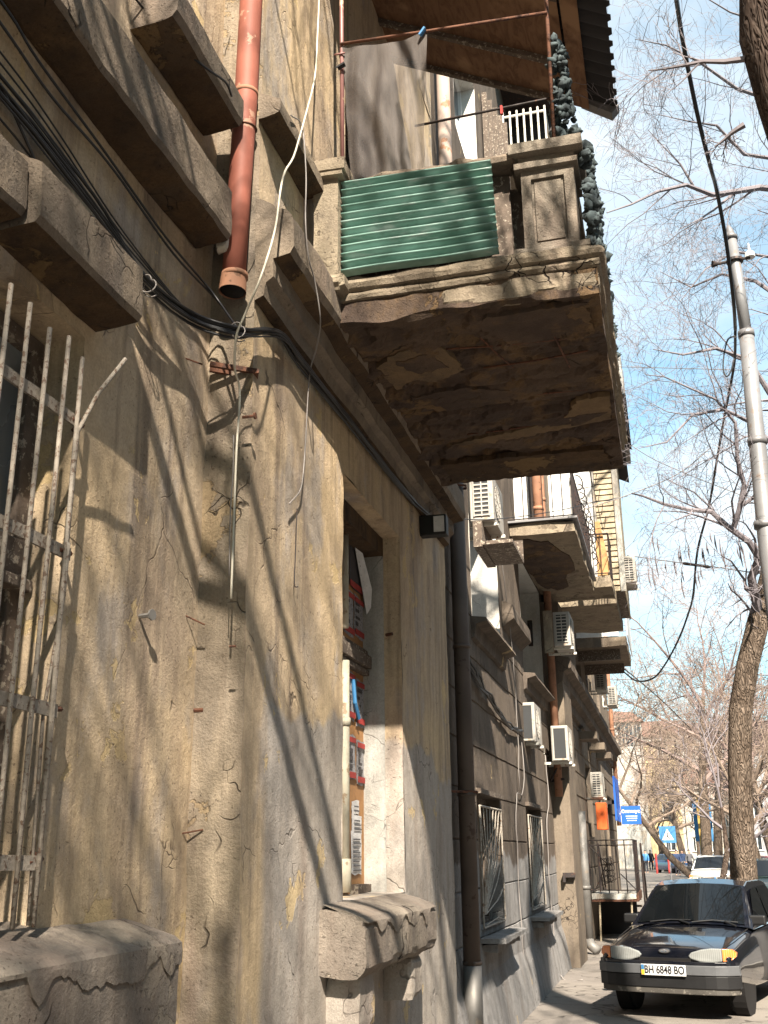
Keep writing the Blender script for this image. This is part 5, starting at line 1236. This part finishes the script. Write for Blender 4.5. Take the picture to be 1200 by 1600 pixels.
# ================================================================== CARS
def loft(mb, st, close=True):
    rows = []
    for (y, sec) in st:
        full = [(-x, z) for x, z in sec] + [(x, z) for x, z in reversed(sec)]
        rows.append([mb.raw((x, y, z)) for x, z in full])
    n = len(rows[0])
    for a, b in zip(rows, rows[1:]):
        for k in range(n): mb.f.append((a[k], a[(k + 1) % n], b[(k + 1) % n], b[k]))
    if close: mb.f.append(tuple(reversed(rows[0]))); mb.f.append(tuple(rows[-1]))
def sec(hw, zb, zt, crown=.02, mid=None):
    zm = mid or (zb + zt) * .52
    return [(hw * .45, zb), (hw * .93, zb + .01), (hw * .985, zb + .08), (hw, zm), (hw * .975, zt - .10), (hw * .93, zt - .02), (hw * .6, zt + crown * .7), (hw * .2, zt + crown)]
def make_car(label, body, loc, rz, s=1.0, detail=True, zs=1.0, group='cars parked along the street'):
    t = thing('parked_car', label, 'car', group, loc, rz); t.scale = (s, s, s * zs)
    m = MB()
    loft(m, [(.03, sec(.72, .40, .68, .005)), (.05, sec(.77, .37, .71, .01)), (.12, sec(.82, .34, .735, .015)), (.5, sec(.815, .32, .79, .03)), (.95, sec(.825, .25, .845, .035)), (1.30, sec(.825, .22, .885, .03)), (1.9, sec(.83, .2, .90, .01)),
             (3.2, sec(.83, .2, .93, .0)), (3.75, sec(.82, .26, .93, .0)), (4.0, sec(.79, .34, .90, .0)), (4.06, sec(.72, .42, .82, .0))])
    o = m.build('body', body, t, smooth=True); sb = o.modifiers.new('sub', 'SUBSURF'); sb.levels = 2; sb.render_levels = 2
    # cabin: pillars and roof
    m = MB(); R_ = []
    prof = [(1.28, .745, .88), (1.98, .60, 1.325), (2.25, .585, 1.375), (3.05, .58, 1.375), (3.35, .59, 1.345), (3.92, .70, .93)]
    for y, hw, z in prof: R_.append([m.raw((-hw, y, z)), m.raw((-hw * .55, y, z + (.025 if y > 1.5 else .03))), m.raw((0, y - .02, z + (.035 if y > 1.5 else .04))), m.raw((hw * .55, y, z + (.025 if y > 1.5 else .03))), m.raw((hw, y, z))])
    for a, b in zip(R_, R_[1:]):
        for k in range(4): m.f.append((a[k], a[k + 1], b[k + 1], b[k]))
    lb = [m.raw((-.79, 1.28, .86)), m.raw((-.79, 3.92, .90))]; rb = [m.raw((.79, 1.28, .86)), m.raw((.79, 3.92, .90))]
    m.f.append(tuple([lb[0]] + [r[0] for r in R_] + [lb[1]])); m.f.append(tuple(reversed([rb[0]] + [r[4] for r in R_] + [rb[1]])))
    cab = m.build('cabin', body, t, bevel=.02)
    def pane(mb, pts, off):
        b = len(mb.v)
        for p in pts: mb.v.append(Vector(p) + Vector(off))
        mb.f.append(tuple(range(b, b + len(pts))))
    # windshield, slightly bowed, proud of the cabin shell
    m = MB(); n = 8; rows = []
    for j in range(5):
        v = j / 4; row = []
        for i in range(n + 1):
            u = -1 + 2 * i / n; y = 1.31 + .65 * v; hw = .685 - .125 * v; z = .905 + .405 * v
            row.append(m.raw((u * hw, y - .024 - .0 + .02 * u * u, z + .038 * (1 - u * u) + .010)))
        rows.append(row)
    for j in range(4):
        for i in range(n): m.f.append((rows[j][i], rows[j][i + 1], rows[j + 1][i + 1], rows[j + 1][i]))
    m.build('windscreen', 'carglass', t, smooth=True)
    for sx in (-1, 1):
        m = MB(); pane(m, [(sx * .735, 1.50, .93), (sx * .625, 2.02, 1.27), (sx * .612, 2.42, 1.31), (sx * .735, 2.42, .93)][::sx], (sx * .028, 0, 0)); m.build('side_window', 'carglass', t)
        m = MB(); pane(m, [(sx * .735, 2.50, .93), (sx * .612, 2.50, 1.31), (sx * .61, 3.12, 1.31), (sx * .735, 3.55, .95)][::sx], (sx * .028, 0, 0)); m.build('side_window', 'carglass', t)
        # lamps
        m = MB(); n = 10; out = [(.655, .735), (.655, .605), (.56, .592), (.40, .600), (.30, .625), (.275, .655), (.31, .69), (.42, .722), (.54, .737)]
        m.prism([(sx * x, .004 + .03 * (x / .7) ** 3, z - .0) for x, z in out], (0, .09, 0)); m.build('headlight', 'lamp', t, bevel=.012)
        m = MB(); m.prism([(sx * x, y, z) for x, y, z in ((.662, .028, .735), (.662, .028, .607), (.74, .05, .612), (.795, .10, .65), (.80, .13, .69), (.76, .07, .73))], (0, .07, 0)); m.build('turn_signal', 'amber', t, bevel=.006)
        m = MB(); m.box(sx * .80 - .09 if sx > 0 else -.96 + .05, sx * .80 + .11 if sx > 0 else -.71, 1.46, 1.55, .90, 1.01); m.build('wing_mirror', 'plastic', t, bevel=.02)
    # bumper
    def bump_part(z0, z1, yo, hw, mat, name, th=.10):
        m = MB(); n = 14; rows = []
        for i in range(n + 1):
            u = -1 + 2 * i / n; x = u * hw; y = -.06 + yo + .17 * abs(u) ** 6
            rows.append((x, y))
        pts = rows
        for (za, zb) in ((z0, z1),):
            b = len(m.v)
            for x, y in pts: m.v += [Vector((x, y, za)), Vector((x, y, zb)), Vector((x * .985, y + th, zb)), Vector((x * .985, y + th, za))]
            for i in range(n):
                for k in range(4): a = b + 4 * i; m.f.append((a + k, a + 4 + k, a + 4 + (k + 1) % 4, a + (k + 1) % 4))
        return m.build(name, mat, t, bevel=.008)
    bump_part(.465, .565, -.015, .825, 'bumpergrey', 'bumper_strip', .12)
    bump_part(.33, .46, -.002, .82, 'plastic', 'bumper', .14); bump_part(.565, .60, .01, .815, body, 'bumper_top', .12); bump_part(.27, .345, .01, .80, 'dustyplastic', 'bumper_lip', .12)
    m = MB(); m.box(-.30, .30, .0, .06, .598, .628); m.build('grille_slot', 'black', t)
    if detail:
        m = MB(); n = 20; m.prism([(.070 * math.cos(2 * math.pi * k / n), .015, .700 + .024 * math.sin(2 * math.pi * k / n)) for k in range(n)], (0, .03, 0)); em = m.build('badge', 'chrome', t)
        m = MB(); m.prism([(.056 * math.cos(2 * math.pi * k / n), .012, .700 + .016 * math.sin(2 * math.pi * k / n)) for k in range(n)], (0, .003, 0)); m.build('badge_field', 'galv', em)
        m = MB(); m.tube([(-.035, .009, .697), (-.01, .009, .690), (.03, .009, .693), (.012, .009, .702), (-.002, .009, .715), (-.006, .009, .691)], .003, 4); m.build('badge_sail', 'chrome', em)
        plq = B(-.26, .26, -.098, -.085, .455, .567).build('number_plate', 'paper', t, bevel=.003)
        B(-.256, -.222, -.1005, -.0985, .512, .562).build('plate_blue_band', 'blueink', plq); B(-.256, -.222, -.1005, -.0985, .46, .511).build('plate_yellow_band', 'yellowink', plq)
        text('BH 6848 BO', .112, 'cable', 'plate_characters', plq, (.012, -.1005, .511), (R(90), 0, 0), .0008, font_scale=.80)
        m = MB(); m.tube([(.04, 1.26, .935), (.30, 1.31, .955), (.60, 1.33, .935)], .009, 6); m.tube([(.60, 1.20, .90), (.45, 1.28, .945)], .013, 6); m.tube([(-.5, 1.27, .93), (-.25, 1.30, .955), (.02, 1.29, .955)], .008, 6); m.tube([(.02, 1.20, .92), (-.12, 1.28, .95)], .012, 6); m.build('wipers', 'plastic', t)
        for sx in (-1, 1): MB().tube([(sx * .655, .16, .745), (sx * .70, .6, .806), (sx * .735, 1.2, .872)], .006, 4).build('bonnet_gap', 'black', t)
        B(-.45, .50, 1.50, 1.62, .62, .90).build('dashboard', 'plastic', t)
        MB().tube([(.16, 1.86, 1.235), (.16, 1.88, 1.30)], .012, 6).build('inner_mirror', 'plastic', t)
        m = MB(); m.prism([(.50, -.045, .40), (.32, -.055, .40), (.32, -.055, .365), (.46, -.045, .355)], (0, .02, 0)); m.build('cracked_fog_lamp', 'chrome', t)
    for sx in (-1, 1):
        for y in (.80, 3.25):
            m = MB(); x = sx * .655; m.tube([(x - .085, y, .285), (x - .07, y, .285), (x + .07, y, .285), (x + .085, y, .285)], [.265, .285, .285, .265], 28)
            wh = m.build('wheel', 'rubber', t, smooth=False, bevel=.01); MB().tube([(x + sx * .075, y, .285), (x + sx * .092, y, .285)], .175, 20).build('rim', 'galv', wh)
            m = MB(); m.tube([(sx * .62, y, .30), (sx * .775, y, .30)], .325, 28); m.build('wheel_arch', 'black', t)
    return t
# dark car at the right, nose towards the viewpoint
make_car('dark blue-black car with amber indicators parked on the pavement at the lower right', 'carblack', (1.56, 12.92, 0), -R(14.5), .94, zs=1.055)
make_car('white car parked behind the dark one, under the bare trees', 'carwhite', (3.02, 46.5, 0), -R(4), 1.08, False)
for px, Y, bd, rz, lab in ((1197, 33, 'cargreen', -3, 'dark green car at the right edge beyond the curving trunk'), (1190, 47, 'carred', -2, 'dark red car at the right edge behind the green one'), (1178, 62, 'carwhite', 0, 'small white car in the distance right of the curving trunk'),
                           (1108, 70, 'carwhite', -3, 'farther white car seen above the roof of the nearer white one'), (1072, 90, 'carblue', 25, 'blue car standing across the pavement beside the pedestrians'), (1034, 108, 'carred', -10, 'dark red car far down the street on the left'), (1148, 80, 'carblue', 0, 'blue-grey car in the distance behind the nearest trunk')):
    p = at(px, 1360, Y); make_car(lab, bd, (p.x, Y, 0), R(rz), 1.05, False)

# ================================================================== PEOPLE, SIGNS, FAR BUILDINGS
def skin_mesh(name, verts, edges, rads, mat, parent=None, loc=None):
    me = D.meshes.new(name); me.from_pydata(verts, edges, []); me.materials.append(M[mat])
    o = D.objects.new(name, me); col.objects.link(o)
    sk = o.modifiers.new('skin', 'SKIN'); sk.use_smooth_shade = True
    for i, r in enumerate(rads): me.skin_vertices[0].data[i].radius = (r, r) if not isinstance(r, tuple) else r
    me.skin_vertices[0].data[0].use_root = True
    su = o.modifiers.new('sub', 'SUBSURF'); su.levels = 1; su.render_levels = 1
    if parent: o.parent = parent
    if loc: o.location = loc
    return o
def person(label, px, Y, rz, top='clothdark', legs='clothdark', stride=.18, arm=.1):
    p = at(px, 1360, Y)
    V = [(0, 0, .93), (0, 0, 1.18), (0, 0, 1.40), (0, 0, 1.50), (0, -.01, 1.60), (0, -.01, 1.70),
         (.19, 0, 1.40), (.25, -arm, 1.14), (.24, -arm - .12, .90), (.24, -arm - .15, .82), (-.19, 0, 1.40), (-.25, arm, 1.14), (-.24, arm * .4, .90), (-.24, arm * .3, .82),
         (.10, 0, .88), (.11, -stride * .5, .50), (.11, -stride, .09), (.11, -stride - .13, .04), (-.10, 0, .88), (-.11, stride * .3, .50), (-.11, stride, .09), (-.11, stride - .13, .04)]
    E_ = [(0, 1), (1, 2), (2, 3), (3, 4), (4, 5), (2, 6), (6, 7), (7, 8), (8, 9), (2, 10), (10, 11), (11, 12), (12, 13), (0, 14), (14, 15), (15, 16), (16, 17), (0, 18), (18, 19), (19, 20), (20, 21)]
    rd = [(.15, .11), (.14, .10), (.16, .10), .055, .095, .08, .065, .05, .035, .04, .065, .05, .035, .04, .09, .06, .045, .04, .09, .06, .045, .04]
    o = skin_mesh('person', V, E_, rd, 'skin'); o.location = (p.x, Y, 0); o.rotation_euler = (0, 0, R(rz)); tag(o, label, 'person')
    cv = V[:4] + V[6:9] + V[10:13] + [(.10, 0, .80), (-.10, 0, .80)]
    ce = [(0, 1), (1, 2), (2, 3), (2, 4), (4, 5), (5, 6), (2, 7), (7, 8), (8, 9), (0, 10), (0, 11)]
    skin_mesh('jacket', cv, ce, [(.18, .14), (.165, .125), (.185, .125), .075, .085, .068, .052, .085, .068, .052, .115, .115], top, o)
    tv = [V[0]] + V[14:17] + V[18:21]; skin_mesh('trousers', tv, [(0, 1), (1, 2), (2, 3), (0, 4), (4, 5), (5, 6)], [(.155, .12), .105, .075, .062, .105, .075, .062], legs, o)
    hv = [(0, .03, 1.62), (0, .035, 1.70), (0, .01, 1.765)]; skin_mesh('hair', hv, [(0, 1), (1, 2)], [.085, .098, .075], 'clothdark', o)
person('pedestrian in dark clothes standing apart, left of the white car', 1059, 82, 10, 'clothblue', 'clothdark', .06)
person('pedestrian in a grey coat nearest the white car', 1079, 84, 30, 'clothgrey', 'clothdark', .1)
person('pedestrian in navy jacket beside the blue car', 1068, 86, -20, 'clothblue', 'clothgrey', .2)
person('small distant figure in dark jacket on the far left pavement', 1018, 100, 0, 'clothdark', 'clothdark', .2)
person('distant figure in blue jacket walking on the far left pavement', 1010, 92, 0, 'blueink', 'clothdark', .2)

cs = wthing('crosswalk_sign', 'blue and white pedestrian crossing sign above the pavement in the distance', 'road sign', base=(at(1043, 1305, 60).x, 60, 0))
p = at(1043, 1304, 60); MB().tube([(p.x, 60.05, 0), (p.x, 60.05, p.z + .3)], .035, 8).build('sign_post', 'galv', cs)
B(p.x - .42, p.x + .42, 60.0, 60.03, p.z - .42, p.z + .42).build('sign_plate', 'blueink', cs)
MB().prism([(p.x - .30, 59.99, p.z - .27), (p.x + .30, 59.99, p.z - .27), (p.x, 59.99, p.z + .28)], (0, .008, 0)).build('white_triangle', 'signwhite', cs)
f = MB(); f.tube([(p.x + .03, 59.984, p.z + .12), (p.x, 59.984, p.z - .05), (p.x + .09, 59.984, p.z - .22)], .025, 5); f.tube([(p.x, 59.984, p.z - .05), (p.x - .09, 59.984, p.z - .22)], .025, 5); f.build('walking_figure', 'cable', cs)
f = MB(); p = at(1099, 1300, 75); f.box(p.x - .28, p.x + .28, 75, 75.1, p.z - 2.2, p.z + 2.4); f.tube([(p.x, 75.05, 0), (p.x, 75.05, p.z - 2)], .06, 8); tag(f.build('ochre_banner', 'ochreink'), 'tall ochre-yellow advertising column between the far trunks', 'banner')
for px in (1091, 1106):
    f = MB(); p = at(px, 1285, 76); f.box(p.x - .28, p.x + .28, 76, 76.1, p.z - 1.2, p.z + 1.2); f.tube([(p.x, 76.05, 0), (p.x, 76.05, p.z)], .05, 8); tag(f.build('blue_banner', 'blueink'), 'blue banner just %s of the ochre column in the distance' % ('left' if px < 1100 else 'right'), 'banner')
for px in (1025, 1044):
    p = at(px, 1340, 90); tag(MB().tube([(p.x, 90, 0), (p.x, 90, 1.5)], .08, 8).build('bollard_post', 'red'), 'thin red post %s of the distant red car' % ('left' if px < 1035 else 'right'), 'post', 'thin red posts by the far crossing')

def farbld(label, x0, x1, Y, H, mat, cols, rows, roofm='dullroof', z0=1.0, depth=12, par=None):
    t = wthing('apartment_building', label, 'building', base=(x0, Y, 0)); ops = []
    for i in range(cols):
        w = (x1 - x0) / cols
        for j in range(rows):
            h = (H - z0) / rows; ops.append((x0 + w * (i + .3), x0 + w * (i + .7), z0 + h * (j + .25), z0 + h * (j + .8)))
    m = MB(); xs = sorted({x0, x1} | {o[0] for o in ops} | {o[1] for o in ops}); zs = sorted({0, H} | {o[2] for o in ops} | {o[3] for o in ops})
    for a, b in zip(xs, xs[1:]):
        for c, d in zip(zs, zs[1:]):
            if any(o[0] <= a and b <= o[1] and o[2] <= c and d <= o[3] for o in ops): continue
            m.f.append(tuple(m.vert(p) for p in ((a, Y, c), (b, Y, c), (b, Y, d), (a, Y, d))))
    m.box(x0, x1, Y + .3, Y + depth, 0, H); m.grid((x0, Y, 0), (x0, Y + .3, 0), (x0, Y + .3, H), (x0, Y, H)); m.grid((x1, Y + .3, 0), (x1, Y, 0), (x1, Y, H), (x1, Y + .3, H)); m.build('wall', mat, t)
    for a, b, c, d in ops[:90]:
        f = MB(); f.box(a, a + .09, Y + .12, Y + .2, c, d); f.box(b - .09, b, Y + .12, Y + .2, c, d); f.box(a, b, Y + .115, Y + .19, d - .09, d); f.box((a + b) / 2 - .04, (a + b) / 2 + .04, Y + .125, Y + .18, c, d); f.box(a - .1, b + .1, Y - .12, Y + .1, c - .1, c - .02)
        w = f.build('window', 'pvc', t); B(a, b, Y + .22, Y + .24, c, d).build('pane', 'glass', w)
    f = MB(); f.prism([(x0 - .6, Y - .6, H), (x1 + .6, Y - .6, H), (x1 + .6, Y + depth / 2, H + 2.2), (x0 - .6, Y + depth / 2, H + 2.2)], (0, 0, .15)); f.build('roof', roofm, t)
    f = MB(); f.box(x0 - .3, x1 + .3, Y - .35, Y - .02, H - .5, H - .02); f.build('cornice', 'farpale', t)
    return t
farbld('yellow apartment building with a dull red roof closing the street on the left', -22, 2.6, 118, 13.2, 'farwall', 9, 4)
t = farbld('pale low block with rows of windows behind the trees in the middle distance', 3.0, 8.0, 124, 8.6, 'farpale', 3, 3)
farbld('long grey office block behind the trees on the right', 8.6, 34, 120, 12.0, 'fargrey', 10, 4, 'slate')
farbld('grey-yellow block far behind, seen through the tall tree crown', -2, 22, 175, 19, 'farpale', 9, 6, 'slate')
t = wthing('roof_tower', 'pale glazed loggia tower at the left corner of the yellow building', 'tower', base=(-3, 116.5, 0))
"""tower"""
x0_, x1_ = at(966, 1150, 116).x, at(1003, 1150, 116).x; zt_ = at(985, 1128, 116).z; zb_ = at(985, 1165, 116).z
B(x0_ - 3, x1_, 116, 117.9, 0, zt_).build('tower_wall', 'farpale', t)
f = MB()
for k in range(6): f.box(x0_ + (x1_ - x0_) * k / 6, x0_ + (x1_ - x0_) * k / 6 + .3, 115.9, 115.99, zb_, zt_ - .4)
f.build('window', 'glass', t)
MB().prism([(x0_ - 3.4, 115.6, zt_), (x1_ + .3, 115.6, zt_), (x1_ - .8, 117, zt_ + 1.1), (x0_ - 3, 117, zt_ + 1.6)], (0, 2, 0)).build('roof', 'dullroof', t)

# terrace across the road, out of the picture: it closes the street's far side
farbld('long sandy terrace across the road, outside the view to the right', 0, 1, 0, 1, 'farpale', 0, 0) if False else None
ot = wthing('apartment_building', 'long sandy terrace facing the near buildings across the road', 'building', base=(17, 20, 0))
MB().box(17, 29, -40, 92, 0, 15).build('wall', 'grey2', ot); MB().box(16.6, 17, -40, 92, 14.6, 15).build('cornice', 'cornice', ot)
